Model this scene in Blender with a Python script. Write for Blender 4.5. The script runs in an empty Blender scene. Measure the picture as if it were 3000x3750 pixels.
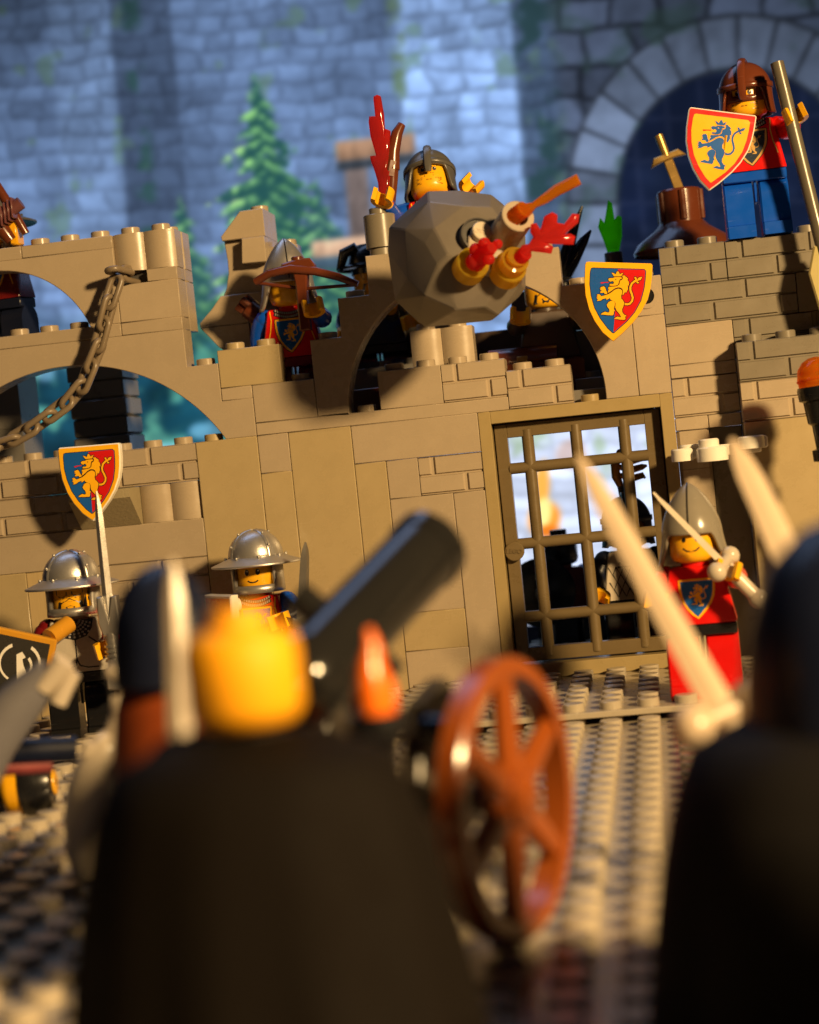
import bpy, bmesh, math, random
import numpy as np
from mathutils import Matrix, Vector, noise as mnoise
random.seed(7)
PI = math.pi
R = math.radians
S = 0.001                      # everything below is written in millimetres
scene = bpy.context.scene
col = scene.collection

# ------------------------------------------------------------------ camera
cam_d = bpy.data.cameras.new('camera')
cam = bpy.data.objects.new('camera', cam_d)
col.objects.link(cam)
CAM = Vector((43.52, -456.43, 57.36))
yaw, pitch, roll = -0.13688, -0.02817, -0.10175
fw = Vector((math.sin(yaw)*math.cos(pitch), math.cos(yaw)*math.cos(pitch), math.sin(pitch)))
rt = Vector((math.cos(yaw), -math.sin(yaw), 0))
up = rt.cross(fw)
r2 = rt*math.cos(roll) + up*math.sin(roll)
u2 = -rt*math.sin(roll) + up*math.cos(roll)
m = Matrix((r2, u2, -fw)).transposed().to_4x4()
m.translation = CAM*S
cam.matrix_world = m
cam_d.sensor_fit = 'HORIZONTAL'
cam_d.sensor_width = 36
cam_d.lens = 6771.66/3000*36
cam_d.clip_start = 0.01
cam_d.clip_end = 20
cam_d.dof.use_dof = True
cam_d.dof.focus_distance = 0.446
cam_d.dof.aperture_fstop = 21
cam_d.dof.aperture_blades = 0
scene.camera = cam

# ------------------------------------------------------------------ world, lamp, exposure
world = bpy.data.worlds.new('World')
scene.world = world
world.use_nodes = True
world.node_tree.nodes['Background'].inputs[0].default_value = (0.32, 0.42, 0.75, 1)
world.node_tree.nodes['Background'].inputs[1].default_value = 0.012
lamp_d = bpy.data.lights.new('desk_lamp', 'POINT')
lamp_d.energy = 43
lamp_d.color = (1.0, 0.67, 0.305)
lamp_d.shadow_soft_size = 0.032
lamp = bpy.data.objects.new('desk_lamp', lamp_d)
lamp.location = Vector((450, -565, 292))*S
col.objects.link(lamp)
win_d = bpy.data.lights.new('window_light', 'AREA')      # soft bluish daylight from overhead, behind the castle
win_d.shape = 'RECTANGLE'
win_d.size = 0.55
win_d.size_y = 0.20
win_d.energy = 0.9
win_d.color = (0.42, 0.60, 1.0)
win = bpy.data.objects.new('window_light', win_d)
win.location = Vector((-170, 130, 640))*S
win.rotation_euler = (Vector((0, -130, 40))*S-win.location).to_track_quat('-Z', 'Y').to_euler()
col.objects.link(win)
vs = scene.view_settings
vs.view_transform = 'Standard'
vs.look = 'None'
vs.exposure = -0.12
vs.gamma = 1.0
vs.use_curve_mapping = False
scene.render.engine = 'CYCLES'
scene.cycles.max_bounces = 8
scene.cycles.transparent_max_bounces = 16
scene.cycles.caustics_reflective = False
scene.cycles.caustics_refractive = False

# ------------------------------------------------------------------ materials
def lin(c):
    return tuple((x/12.92 if x <= 0.04045 else ((x+0.055)/1.055)**2.4) for x in c)
def rgb(r, g, b):
    return lin((r/255, g/255, b/255))
MATS = {}
def plastic(name, colr, rough=0.26, bump=0.05, vary=0.05, metal=0.0, grain=900, spec=0.5, wear=0.10):
    """moulded plastic: base colour, slight shade drift from piece to piece, dusty roughness, faint surface relief"""
    if name in MATS:
        return MATS[name]
    mt = bpy.data.materials.new(name)
    mt.use_nodes = True
    nt = mt.node_tree
    b = nt.nodes['Principled BSDF']
    b.inputs['Metallic'].default_value = metal
    b.inputs['Specular IOR Level'].default_value = spec
    tc = nt.nodes.new('ShaderNodeTexCoord')
    oi = nt.nodes.new('ShaderNodeObjectInfo')
    n1 = nt.nodes.new('ShaderNodeTexNoise')
    n1.inputs['Scale'].default_value = 160
    n1.inputs['Detail'].default_value = 6
    n1.inputs['Roughness'].default_value = 0.65
    nt.links.new(tc.outputs['Object'], n1.inputs['Vector'])
    # roughness: smears and dust
    mr = nt.nodes.new('ShaderNodeMapRange')
    mr.inputs[1].default_value = 0.3
    mr.inputs[2].default_value = 0.75
    mr.inputs[3].default_value = max(0.02, rough-0.07)
    mr.inputs[4].default_value = rough+wear
    nt.links.new(n1.outputs['Fac'], mr.inputs[0])
    sc_ = nt.nodes.new('ShaderNodeTexNoise')
    mp_ = nt.nodes.new('ShaderNodeMapping')
    mp_.inputs['Scale'].default_value = (140, 900, 2400)
    mp_.inputs['Rotation'].default_value = (.5, .7, .3)
    nt.links.new(tc.outputs['Object'], mp_.inputs[0])
    nt.links.new(mp_.outputs[0], sc_.inputs['Vector'])
    sc_.inputs['Scale'].default_value = 1
    m3 = nt.nodes.new('ShaderNodeMapRange')
    m3.inputs[1].default_value = 0.66
    m3.inputs[2].default_value = 0.74
    m3.inputs[3].default_value = 0.0
    m3.inputs[4].default_value = 0.16
    nt.links.new(sc_.outputs['Fac'], m3.inputs[0])
    ad_ = nt.nodes.new('ShaderNodeMath')
    ad_.operation = 'ADD'
    nt.links.new(mr.outputs[0], ad_.inputs[0])
    nt.links.new(m3.outputs[0], ad_.inputs[1])
    nt.links.new(ad_.outputs[0], b.inputs['Roughness'])
    # colour: per piece value drift and a little mottling
    ma = nt.nodes.new('ShaderNodeMapRange')
    ma.inputs[3].default_value = 1-vary
    ma.inputs[4].default_value = 1+vary
    nt.links.new(oi.outputs['Random'], ma.inputs[0])
    mb = nt.nodes.new('ShaderNodeMapRange')
    mb.inputs[1].default_value = 0.25
    mb.inputs[2].default_value = 0.75
    mb.inputs[3].default_value = 0.95
    mb.inputs[4].default_value = 1.04
    nt.links.new(n1.outputs['Fac'], mb.inputs[0])
    mu = nt.nodes.new('ShaderNodeMath')
    mu.operation = 'MULTIPLY'
    nt.links.new(ma.outputs[0], mu.inputs[0])
    nt.links.new(mb.outputs[0], mu.inputs[1])
    vm = nt.nodes.new('ShaderNodeVectorMath')
    vm.operation = 'SCALE'
    vm.inputs[0].default_value = colr
    nt.links.new(mu.outputs[0], vm.inputs['Scale'])
    nt.links.new(vm.outputs[0], b.inputs['Base Color'])
    if bump:
        n2 = nt.nodes.new('ShaderNodeTexNoise')
        n2.inputs['Scale'].default_value = grain
        n2.inputs['Detail'].default_value = 3
        nt.links.new(tc.outputs['Object'], n2.inputs['Vector'])
        bp = nt.nodes.new('ShaderNodeBump')
        bp.inputs['Strength'].default_value = bump
        bp.inputs['Distance'].default_value = 0.0002
        nt.links.new(n2.outputs['Fac'], bp.inputs['Height'])
        nt.links.new(bp.outputs[0], b.inputs['Normal'])
    MATS[name] = mt
    return mt
def clear_plastic(name, colr, rough=0.06, clear=0.35):
    """tinted see-through plastic that lets coloured light pass"""
    if name in MATS:
        return MATS[name]
    mt = bpy.data.materials.new(name)
    mt.use_nodes = True
    nt = mt.node_tree
    b = nt.nodes['Principled BSDF']
    b.inputs['Base Color'].default_value = (*colr, 1)
    b.inputs['Roughness'].default_value = rough
    b.inputs['IOR'].default_value = 1.5
    b.inputs['Transmission Weight'].default_value = 0.55
    tl = nt.nodes.new('ShaderNodeBsdfTranslucent')
    tl.inputs[0].default_value = (*colr, 1)
    m1 = nt.nodes.new('ShaderNodeMixShader')
    m1.inputs[0].default_value = 0.62
    nt.links.new(b.outputs[0], m1.inputs[1])
    nt.links.new(tl.outputs[0], m1.inputs[2])
    tr = nt.nodes.new('ShaderNodeBsdfTransparent')
    tr.inputs[0].default_value = (*colr, 1)
    mx = nt.nodes.new('ShaderNodeMixShader')
    mx.inputs[0].default_value = clear
    nt.links.new(m1.outputs[0], mx.inputs[1])
    nt.links.new(tr.outputs[0], mx.inputs[2])
    nt.links.new(mx.outputs[0], nt.nodes['Material Output'].inputs['Surface'])
    MATS[name] = mt
    return mt

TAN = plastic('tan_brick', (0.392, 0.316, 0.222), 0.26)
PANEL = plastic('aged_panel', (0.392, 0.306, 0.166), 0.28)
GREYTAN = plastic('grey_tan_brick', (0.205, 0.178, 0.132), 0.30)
BASE = plastic('baseplate_tan', (0.40, 0.345, 0.26), 0.24, vary=0.0)
GATE = plastic('gate_olive', (0.145, 0.105, 0.050), 0.30)
FRAMEM = plastic('frame_tan', (0.33, 0.25, 0.115), 0.30)
CHAINM = plastic('chain_brown', (0.19, 0.145, 0.095), 0.34)
ROCK = plastic('boulder_grey', (0.160, 0.138, 0.112), 0.36, bump=0.08)
DKGREY = plastic('dark_grey', (0.075, 0.07, 0.065), 0.3)
HELMG = plastic('helmet_grey', (0.225, 0.20, 0.155), 0.22)
BLACK = plastic('black', (0.008, 0.008, 0.009), 0.22)
SOOT = plastic('cloak_black', (0.006, 0.005, 0.005), 0.7, spec=0.15)
NAVY = plastic('navy_hood', (0.007, 0.010, 0.026), 0.34, spec=0.4)
RED = plastic('red', (0.60, 0.008, 0.006), 0.22)
DKRED = plastic('dark_red', (0.16, 0.008, 0.008), 0.25)
BLUE = plastic('blue', (0.004, 0.075, 0.50), 0.22)
YEL = plastic('yellow', (0.86, 0.43, 0.010), 0.24)
WHITE = plastic('white', (0.80, 0.76, 0.66), 0.24)
CREAM = plastic('cream', (0.55, 0.47, 0.36), 0.25)
BROWN = plastic('reddish_brown', (0.12, 0.030, 0.012), 0.2)
ORANGEB = plastic('wheel_orange', (0.24, 0.056, 0.008), 0.22)
SILVER = plastic('flat_silver', (0.50, 0.48, 0.45), 0.33, metal=0.75, bump=0.12, grain=2500)
STEEL = plastic('pewter', (0.17, 0.16, 0.145), 0.3, metal=0.55)
GOLD = plastic('pearl_gold', (0.42, 0.27, 0.085), 0.32, metal=0.6)
SPEARM = plastic('spear_bronze', (0.115, 0.10, 0.075), 0.3, metal=0.1)
BARREL = plastic('barrel_black', (0.014, 0.0135, 0.013), 0.10)
CRED = clear_plastic('clear_red', (1.0, 0.085, 0.07), clear=0.22)
CORANGE = clear_plastic('clear_orange', (1.0, 0.42, 0.03), clear=0.3)
CYEL = clear_plastic('clear_yellow', (1.0, 0.74, 0.08), clear=0.22)
CGREEN = clear_plastic('clear_green', (0.25, 0.95, 0.02))
def ink(name, c, rough=0.3):
    return plastic(name, c, rough, bump=0, vary=0, wear=0.04)
I_YEL = ink('print_yellow', (0.92, 0.47, 0.012))
I_RED = ink('print_red', (0.62, 0.012, 0.012))
I_BLUE = ink('print_blue', (0.012, 0.105, 0.42))
I_DARK = ink('print_dark', (0.012, 0.012, 0.016))
I_WHITE = ink('print_white', (0.75, 0.72, 0.66))
I_GOLD = ink('print_gold', (0.55, 0.34, 0.10))
I_SILV = ink('print_silver', (0.35, 0.33, 0.31))
I_NAVY = ink('print_navy', (0.02, 0.035, 0.06))
I_SHADE = ink('print_stubble', (0.30, 0.15, 0.01))

# ------------------------------------------------------------------ mesh helpers
from mathutils.geometry import tessellate_polygon
def tess(poly):
    """triangles (counter-clockwise) filling a closed outline"""
    out = []
    for t_ in tessellate_polygon([[Vector((p[0], p[1], 0)) for p in poly]]):
        a, b, c = (poly[i] for i in t_)
        ar = (b[0]-a[0])*(c[1]-a[1])-(c[0]-a[0])*(b[1]-a[1])
        out.append(tuple(t_) if ar > 0 else tuple(t_[::-1]))
    return out
class MB:
    def __init__(s):
        s.v = []
        s.f = []
    def add(s, vs_, fs_):
        o = len(s.v)
        s.v += [tuple(p) for p in vs_]
        s.f += [tuple(i+o for i in f) for f in fs_]
        return s
    def box(s, x0, x1, y0, y1, z0, z1, c=0.18):
        """box with chamfered edges"""
        c = min(c, (x1-x0)*.3, (y1-y0)*.3, (z1-z0)*.3)
        X = (x0, x1); Y = (y0, y1); Z = (z0, z1)
        vs_ = []
        idx = {}
        for i in (0, 1):
            for j in (0, 1):
                for k in (0, 1):
                    sx = c if i == 0 else -c
                    sy = c if j == 0 else -c
                    sz = c if k == 0 else -c
                    idx[i, j, k, 0] = len(vs_); vs_.append((X[i], Y[j]+sy, Z[k]+sz))
                    idx[i, j, k, 1] = len(vs_); vs_.append((X[i]+sx, Y[j], Z[k]+sz))
                    idx[i, j, k, 2] = len(vs_); vs_.append((X[i]+sx, Y[j]+sy, Z[k]))
        F = []
        for i in (0, 1):
            q = [idx[i, 0, 0, 0], idx[i, 1, 0, 0], idx[i, 1, 1, 0], idx[i, 0, 1, 0]]
            F.append(q if i else q[::-1])
        for j in (0, 1):
            q = [idx[0, j, 0, 1], idx[0, j, 1, 1], idx[1, j, 1, 1], idx[1, j, 0, 1]]
            F.append(q if j else q[::-1])
        for k in (0, 1):
            q = [idx[0, 0, k, 2], idx[1, 0, k, 2], idx[1, 1, k, 2], idx[0, 1, k, 2]]
            F.append(q if k else q[::-1])
        for i in (0, 1):
            for j in (0, 1):
                q = [idx[i, j, 0, 0], idx[i, j, 1, 0], idx[i, j, 1, 1], idx[i, j, 0, 1]]
                F.append(q if (i == j) else q[::-1])
        for i in (0, 1):
            for k in (0, 1):
                q = [idx[i, 0, k, 0], idx[i, 0, k, 2], idx[i, 1, k, 2], idx[i, 1, k, 0]]
                F.append(q if (i == k) else q[::-1])
        for j in (0, 1):
            for k in (0, 1):
                q = [idx[0, j, k, 1], idx[1, j, k, 1], idx[1, j, k, 2], idx[0, j, k, 2]]
                F.append(q if (j == k) else q[::-1])
        for i in (0, 1):
            for j in (0, 1):
                for k in (0, 1):
                    q = [idx[i, j, k, 0], idx[i, j, k, 1], idx[i, j, k, 2]]
                    F.append(q if (i+j+k) % 2 == 0 else q[::-1])
        return s.add(vs_, F)
    def lathe(s, prof, n=24, c=(0, 0, 0), a0=0, a1=2*PI, axis='z'):
        """profile of (radius, height) pairs turned about an axis through c"""
        full = abs(a1-a0-2*PI) < 1e-6
        m_ = n if full else n+1
        vs_ = []
        for r, z in prof:
            for i in range(m_):
                a = a0+(a1-a0)*i/n
                p = (r*math.cos(a), r*math.sin(a), z)
                if axis == 'y':
                    p = (p[0], p[2], p[1])
                    p = (p[0], p[1], p[2])
                elif axis == 'x':
                    p = (p[2], p[0], p[1])
                vs_.append((p[0]+c[0], p[1]+c[1], p[2]+c[2]))
        F = []
        for k in range(len(prof)-1):
            for i in range(n):
                j = (i+1) % m_
                q = (k*m_+i, k*m_+j, (k+1)*m_+j, (k+1)*m_+i)
                F.append(q if axis != 'y' else q[::-1])
        return s.add(vs_, F)
    def cyl(s, x, y, z0, z1, r, n=20, c=0.2):
        return s.lathe([(0, z0), (r, z0), (r, z1-c), (r-c, z1), (0, z1)], n, (x, y, 0))
    def stud(s, x, y, z, n=16, r=2.4):
        return s.lathe([(r, z-0.3), (r, z+1.5), (r-.18, z+1.7), (0, z+1.7)], n, (x, y, 0))
    def tube(s, pts, rads, n=10, cap=True, sq=1.0):
        """round bar through points, radius per point"""
        P = [Vector(p) for p in pts]
        if not hasattr(rads, '__len__'):
            rads = [rads]*len(P)
        vs_ = []
        prev = None
        for i, p in enumerate(P):
            t = (P[min(i+1, len(P)-1)]-P[max(i-1, 0)]).normalized()
            if prev is None:
                a = Vector((0, 0, 1)) if abs(t.z) < .9 else Vector((1, 0, 0))
                u = t.cross(a).normalized()
            else:
                u = (prev-t*prev.dot(t)).normalized()
            prev = u
            w = t.cross(u)
            for k in range(n):
                an = 2*PI*k/n
                vs_.append(p+(u*math.cos(an)+w*math.sin(an)*sq)*rads[i])
        F = []
        for i in range(len(P)-1):
            for k in range(n):
                j = (k+1) % n
                F.append((i*n+k, i*n+j, (i+1)*n+j, (i+1)*n+k))
        if cap:
            F.append(tuple(range(n))[::-1])
            F.append(tuple((len(P)-1)*n+k for k in range(n)))
        return s.add(vs_, F)
    def ball(s, c, r, n=14, sc=(1, 1, 1)):
        m_ = n//2
        vs_ = [(c[0], c[1], c[2]-r*sc[2])]
        for i in range(1, m_):
            th = PI*i/m_-PI/2
            for k in range(n):
                a = 2*PI*k/n
                vs_.append((c[0]+r*sc[0]*math.cos(th)*math.cos(a), c[1]+r*sc[1]*math.cos(th)*math.sin(a), c[2]+r*sc[2]*math.sin(th)))
        vs_.append((c[0], c[1], c[2]+r*sc[2]))
        F = []
        for k in range(n):
            F.append((0, 1+(k+1) % n, 1+k))
            F.append((len(vs_)-1, 1+(m_-2)*n+k, 1+(m_-2)*n+(k+1) % n))
        for i in range(m_-2):
            for k in range(n):
                j = (k+1) % n
                F.append((1+i*n+k, 1+i*n+j, 1+(i+1)*n+j, 1+(i+1)*n+k))
        return s.add(vs_, F)
    def prism(s, poly, y0, y1, c=0.0, plane='xz'):
        """closed outline (any shape) extruded from y0 (front) to y1, front rim chamfered by c"""
        poly = [p for i, p in enumerate(poly) if (Vector(p)-Vector(poly[i-1])).length > 1e-3]
        n = len(poly)
        A = sum(poly[i][0]*poly[(i+1) % n][1]-poly[(i+1) % n][0]*poly[i][1] for i in range(n))
        if A < 0:
            poly = poly[::-1]
        def inset(d):
            out = []
            for i in range(n):
                p0 = Vector(poly[i-1]); p1 = Vector(poly[i]); p2 = Vector(poly[(i+1) % n])
                d1 = (p1-p0).normalized(); d2 = (p2-p1).normalized()
                n1 = Vector((-d1.y, d1.x)); n2 = Vector((-d2.y, d2.x))
                b = n1+n2
                if b.length < 1e-6:
                    b = n1
                b = b.normalized()
                k = d/max(0.35, b.dot(n1))
                out.append(p1+b*k)
            return out
        front = inset(c) if c else [Vector(p) for p in poly]
        vs_ = [(p[0], y0, p[1]) for p in front]
        if c:
            vs_ += [(p[0], y0+c, p[1]) for p in poly]
        vs_ += [(p[0], y1, p[1]) for p in poly]
        L = len(vs_)//n
        tris = tess(front)
        tb = tess(poly)
        F = []
        for l in range(L-1):
            for i in range(n):
                j = (i+1) % n
                F.append((l*n+i, (l+1)*n+i, (l+1)*n+j, l*n+j))
        fs_ = [t_ for t_ in tris]+[tuple((L-1)*n+i for i in t_[::-1]) for t_ in tb]
        vv = vs_
        if plane == 'yz':
            vv = [(p[1], p[0], p[2]) for p in vs_]
            fs_ = [f[::-1] for f in fs_]; F = [f[::-1] for f in F]
        elif plane == 'xy':
            vv = [(p[0], p[2], p[1]) for p in vs_]
            fs_ = [f[::-1] for f in fs_]; F = [f[::-1] for f in F]
        return s.add(vv, fs_+F)
    def xf(s, M_):
        s.v = [tuple(M_ @ Vector(p)) for p in s.v]
        return s
    def mesh(s, name, smooth=38):
        me = bpy.data.meshes.new(name)
        me.from_pydata([(p[0]*S, p[1]*S, p[2]*S) for p in s.v], [], s.f)
        if smooth:
            me.polygons.foreach_set('use_smooth', [True]*len(me.polygons))
            me.set_sharp_from_angle(angle=R(smooth))
        return me
    def build(s, name, mt, parent=None, smooth=38, loc=None):
        me = s.mesh(name, smooth)
        me.materials.append(mt)
        o = bpy.data.objects.new(name, me)
        col.objects.link(o)
        if parent is not None:
            o.parent = parent
        if loc is not None:
            o.location = Vector(loc)*S
        return o

def tag(o, label=None, cat=None, group=None, kind=None):
    if label: o['label'] = label
    if cat: o['category'] = cat
    if group: o['group'] = group
    if kind: o['kind'] = kind
    return o
def thing(name, label, cat, loc=(0, 0, 0), M_=None, group=None):
    o = bpy.data.objects.new(name, None)
    o.empty_display_size = 0.004
    col.objects.link(o)
    if M_ is not None:
        mm = M_.copy()
        mm.translation = mm.translation*S
        o.matrix_world = mm
    else:
        o.location = Vector(loc)*S
    return tag(o, label, cat, group)
def T(x, y, z):
    return Matrix.Translation((x, y, z))
def RX(a): return Matrix.Rotation(R(a), 4, 'X')
def RY(a): return Matrix.Rotation(R(a), 4, 'Y')
def RZ(a): return Matrix.Rotation(R(a), 4, 'Z')
def aim(p0, p1, spin=0):
    """matrix at p0 whose +Z runs to p1 and whose -Y faces the front (no scaling)"""
    d = (Vector(p1)-Vector(p0)).normalized()
    y = Vector((0, 1, 0))
    y = y-d*y.dot(d)
    if y.length < .05:
        y = Vector((0, 0, 1))-d*d.z
    y.normalize()
    x = y.cross(d)
    return Matrix.Translation(p0) @ Matrix((x, y, d)).transposed().to_4x4() @ RZ(spin)
# ------------------------------------------------------------------ baseplates (the ground)
P = 3.2                        # one plate high; one stud is 8 mm
def baseplate(name, label, x0, x1, y0, y1, ztop, thick):
    b = thing(name, label, 'baseplate', ((x0+x1)/2, (y0+y1)/2, ztop-thick))
    cx, cy, cz = (x0+x1)/2, (y0+y1)/2, ztop-thick
    MB().box(x0-cx, x1-cx, y0-cy, y1-cy, 0, thick, 0.15).build('plate', BASE, b)
    nx, ny = int(round((x1-x0)/8)), int(round((y1-y0)/8))
    # all the studs of the sheet, one mesh
    seg = 14
    ring = np.array([(math.cos(2*PI*k/seg), math.sin(2*PI*k/seg)) for k in range(seg)])
    V = []; F = []
    prof = [(2.4, -0.1), (2.4, 1.52), (2.22, 1.7)]
    for i in range(nx):
        for j in range(ny):
            X = x0-cx+4+8*i; Y = y0-cy+4+8*j
            if abs(Y+cy-4) < 3.9 and -160 < X+cx < 96 and ztop > -1:
                continue
            o = len(V)
            for r, z in prof:
                for k in range(seg):
                    V.append((X+ring[k, 0]*r, Y+ring[k, 1]*r, thick+z))
            for l in range(2):
                for k in range(seg):
                    n_ = (k+1) % seg
                    F.append((o+l*seg+k, o+l*seg+n_, o+(l+1)*seg+n_, o+(l+1)*seg+k))
            F.append(tuple(o+2*seg+k for k in range(seg)))
    mb = MB(); mb.v = V; mb.f = F
    st = mb.build('studs', BASE, b)
    st['kind'] = 'stuff'
    return b
baseplate('baseplate', 'thin tan studded baseplate that the castle wall stands on', -192, 144, -64, 128, 0.0, 1.3)
baseplate('baseplate', 'larger tan studded baseplate in front of and below the castle step', -192, 192, -384, -32, -3.0, 1.3)
table = MB().box(-900, 900, -700, 700, -14.3, -4.3, 1).build('tabletop', plastic('table_wood', (0.05, 0.03, 0.02), 0.5), None)
tag(table, kind='structure')

# ------------------------------------------------------------------ castle wall
castle = thing('castle_wall', 'tan toy brick castle wall with arches, round-bar gate and stepped towers', 'castle', (0, 0, 0))
CACHE = {}
G = 0.055                      # play between neighbouring pieces
def place(key, maker, name, mt, loc, parent=castle):
    k = (key, mt.name)
    if k not in CACHE:
        me = maker().mesh(name)
        me.materials.append(mt)
        CACHE[k] = me
    o = bpy.data.objects.new(name, CACHE[k])
    col.objects.link(o)
    o.parent = parent
    # pieces never sit perfectly flush
    o.location = Vector((loc[0], loc[1]+random.uniform(-.06, .06), loc[2]))*S
    o.rotation_euler = (R(random.uniform(-.12, .12)), 0, R(random.uniform(-.10, .10)))
    return o
def studs_on(mb, w, h, studs, d=1, flip=None):
    if studs is True:
        studs = range(w)
    for i in studs:
        for j in range(d):
            mb.stud(i*8+4, j*8+4, h)
def brick(x0, x1, z0, z1, mt=TAN, studs=(), y=0, d=1, name=None, parent=castle):
    w = round((x1-x0)); h = (z1-z0)*P
    st = tuple(range(w)) if studs is True else tuple(studs)
    def mk():
        mb = MB().box(G, (x1-x0)*8-G, G, d*8-G, G*.25, h-G*.25)
        studs_on(mb, w, h, st, d)
        return mb
    if name is None:
        name = 'plate' if z1-z0 <= 1 else ('panel' if z1-z0 > 4 else 'brick')
    o = place(('b', round(x1-x0, 3), round(z1-z0, 3), st, d), mk, name, mt, (x0*8, y, z0*P), parent)
    return o
def masonry(x0, x1, z0, mt=TAN, studs=(), y=0, parent=castle):
    w = round(x1-x0)
    st = tuple(range(w)) if studs is True else tuple(studs)
    def mk():
        W = w*8; H = 9.6
        mb = MB().box(G, W-G, 0.75, 8-G, G*.6, H-G*.6)
        top = [0]+[v for v in (0.45, 2.45) if v < w]+[w]
        bot = [0]+[v for v in (1.45, 3.45) if v < w]+[w]
        for row, (za, zb) in ((top, (5.05, 9.5)), (bot, (0.42, 4.75))):
            for a, b in zip(row[:-1], row[1:]):
                xa = a*8+(G if a == 0 else 0.36); xb = b*8-(G if b == w else 0.36)
                # raised stone with sloped flanks
                fr = 0.42
                vs_ = [(xa, .8, za), (xb, .8, za), (xb, .8, zb), (xa, .8, zb),
                       (xa+(fr if a else .1), G, za+fr*.7), (xb-(fr if b != w else .1), G, za+fr*.7), (xb-(fr if b != w else .1), G, zb-fr*.5), (xa+(fr if a else .1), G, zb-fr*.5)]
                mb.add(vs_, [(4, 5, 6, 7), (0, 1, 5, 4), (1, 2, 6, 5), (2, 3, 7, 6), (3, 0, 4, 7)])
        studs_on(mb, w, H, st)
        return mb
    return place(('m', w, st), mk, 'masonry_brick', mt, (x0*8, y, z0*P), parent)
def logbrick(x0, x1, z0, mt=TAN, studs=(), y=0, parent=castle):
    w = round(x1-x0)
    st = tuple(range(w)) if studs is True else tuple(studs)
    def mk():
        mb = MB()
        H = 9.6
        for i in range(w):
            a = [(i*8+G+(8-2*G)*t/12, 1.5-1.5*math.sin(PI*t/12)**0.8) for t in range(13)]
            poly = a+[(i*8+8-G, 8-G), (i*8+G, 8-G)]
            mb.prism([(p[0], p[1]) for p in poly], G*.6, H-G*.6, 0, 'xy')
        studs_on(mb, w, H, st)
        return mb
    return place(('l', w, st), mk, 'log_brick', mt, (x0*8, y, z0*P), parent)
def archpiece(poly, name, mt=TAN, y0=G, y1=8-G, studs=(), parent=castle):
    mb = MB().prism(poly, y0, y1, 0.16)
    for x, z in studs:
        mb.stud(x*8, 4, z*P)
    return mb.build(name, mt, parent, smooth=25)
def arc(cx, cz, r, a0, a1, n=22):
    return [(cx+r*math.cos(a0+(a1-a0)*i/n), cz+r*math.sin(a0+(a1-a0)*i/n)) for i in range(n+1)]

# -- left tower: lowest courses
brick(-19, -15, 0, 12, PANEL)
GRAIN = plastic('wood_grain_panel', (0.46, 0.345, 0.175), 0.4)
g = brick(-15, -13, 0, 12, GRAIN)
def grain_relief(mt):
    nt = mt.node_tree
    bp = [n for n in nt.nodes if n.type == 'BUMP'][0]
    w = nt.nodes.new('ShaderNodeTexNoise')
    mp = nt.nodes.new('ShaderNodeMapping')
    mp.inputs['Scale'].default_value = (2600, 2600, 120)
    tc = [n for n in nt.nodes if n.type == 'TEX_COORD'][0]
    nt.links.new(tc.outputs['Object'], mp.inputs[0])
    nt.links.new(mp.outputs[0], w.inputs['Vector'])
    w.inputs['Scale'].default_value = 1
    bp.inputs['Strength'].default_value = 0.35
    nt.links.new(w.outputs['Fac'], bp.inputs['Height'])
grain_relief(GRAIN)
masonry(-13, -9, 9)
masonry(-13, -9, 6)
brick(-13, -9, 3, 6)
brick(-13, -9, 0, 3)
brick(-17, -9, 12, 15)
brick(-19, -17, 12, 15)
masonry(-17, -13, 15)
masonry(-19, -17, 15)
# inverted slope that carries the shield: textured face leaning out of the wall
TEX = plastic('rough_slope', (0.30, 0.25, 0.15), 0.5, bump=0.6, grain=1400)
MB().prism([(8, 0), (8, 9.5), (-8, 9.5), (-8, 7.2), (0, 0)], -13*8+G, -11*8-G, 0.1, 'yz').build('inverted_slope', TEX, castle, loc=(0, 0, 15*P))
logbrick(-11, -9, 15)
masonry(-17, -13, 18, studs=True)
masonry(-19, -17, 18, studs=True)
masonry(-13, -9, 18, studs=True)
# tall plain panels and fillers up to the gate
brick(-9, -7, 0, 21, PANEL, studs=(0,))
brick(-7, -6, 18, 21)
brick(-7, -6, 0, 18, PANEL)
brick(-6, -4, 0, 21, PANEL)
brick(-4, 0, 18, 21)
brick(-4, -3, 0, 18, PANEL)
brick(-3, -2, 15, 18)
masonry(-2, 0, 15)
brick(-3, -1, 6, 15, TAN)
brick(-3, -1, 3, 6, PANEL)
brick(-3, -1, 0, 3)
brick(-1, 0, 0, 15, TAN)
# left tower: wide stepped arch, ledge, narrow arch, crown
C1, R1 = (-13*8, 89.9-46.6), 46.6
a_ = math.acos(40/46.6)
low = [(-7*8-G, 21*P+.03), (-7*8-G, 24*P), (-8*8-G, 24*P), (-8*8-G, 27*P), (-9*8-G, 27*P), (-9*8-G, 30*P-.04), (-17*8, 30*P-.04), (-17*8, 27*P), (-18*8, 27*P), (-18*8, 24*P), (-19*8, 24*P), (-19*8, 21*P+.03)]
low += [(-18*8, 21*P+.03)]+[p for p in arc(C1[0], C1[1], R1, PI-math.asin((21*P-C1[1])/R1), math.asin((21*P-C1[1])/R1), 36)]
archpiece(low, 'arch', studs=((-8.5, 27),))
brick(-18, -11, 30, 31, studs=(0, 1, 2, 3, 4, 5))
brick(-11, -9, 30, 31)
brick(-11, -9, 31, 34)
R2 = 25.6; C2 = (-120, 116-25.6)
hi = [(-11*8-G, 31*P+.04), (-11*8-G, 37*P-.04), (-19*8, 37*P-.04), (-19*8, 31*P+.04)]
hi += arc(C2[0], C2[1], R2, PI-math.asin((31*P-C2[1])/R2), math.asin((31*P-C2[1])/R2), 30)
archpiece(hi, 'arch')
brick(-14, -11, 37, 38, studs=True)
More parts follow.
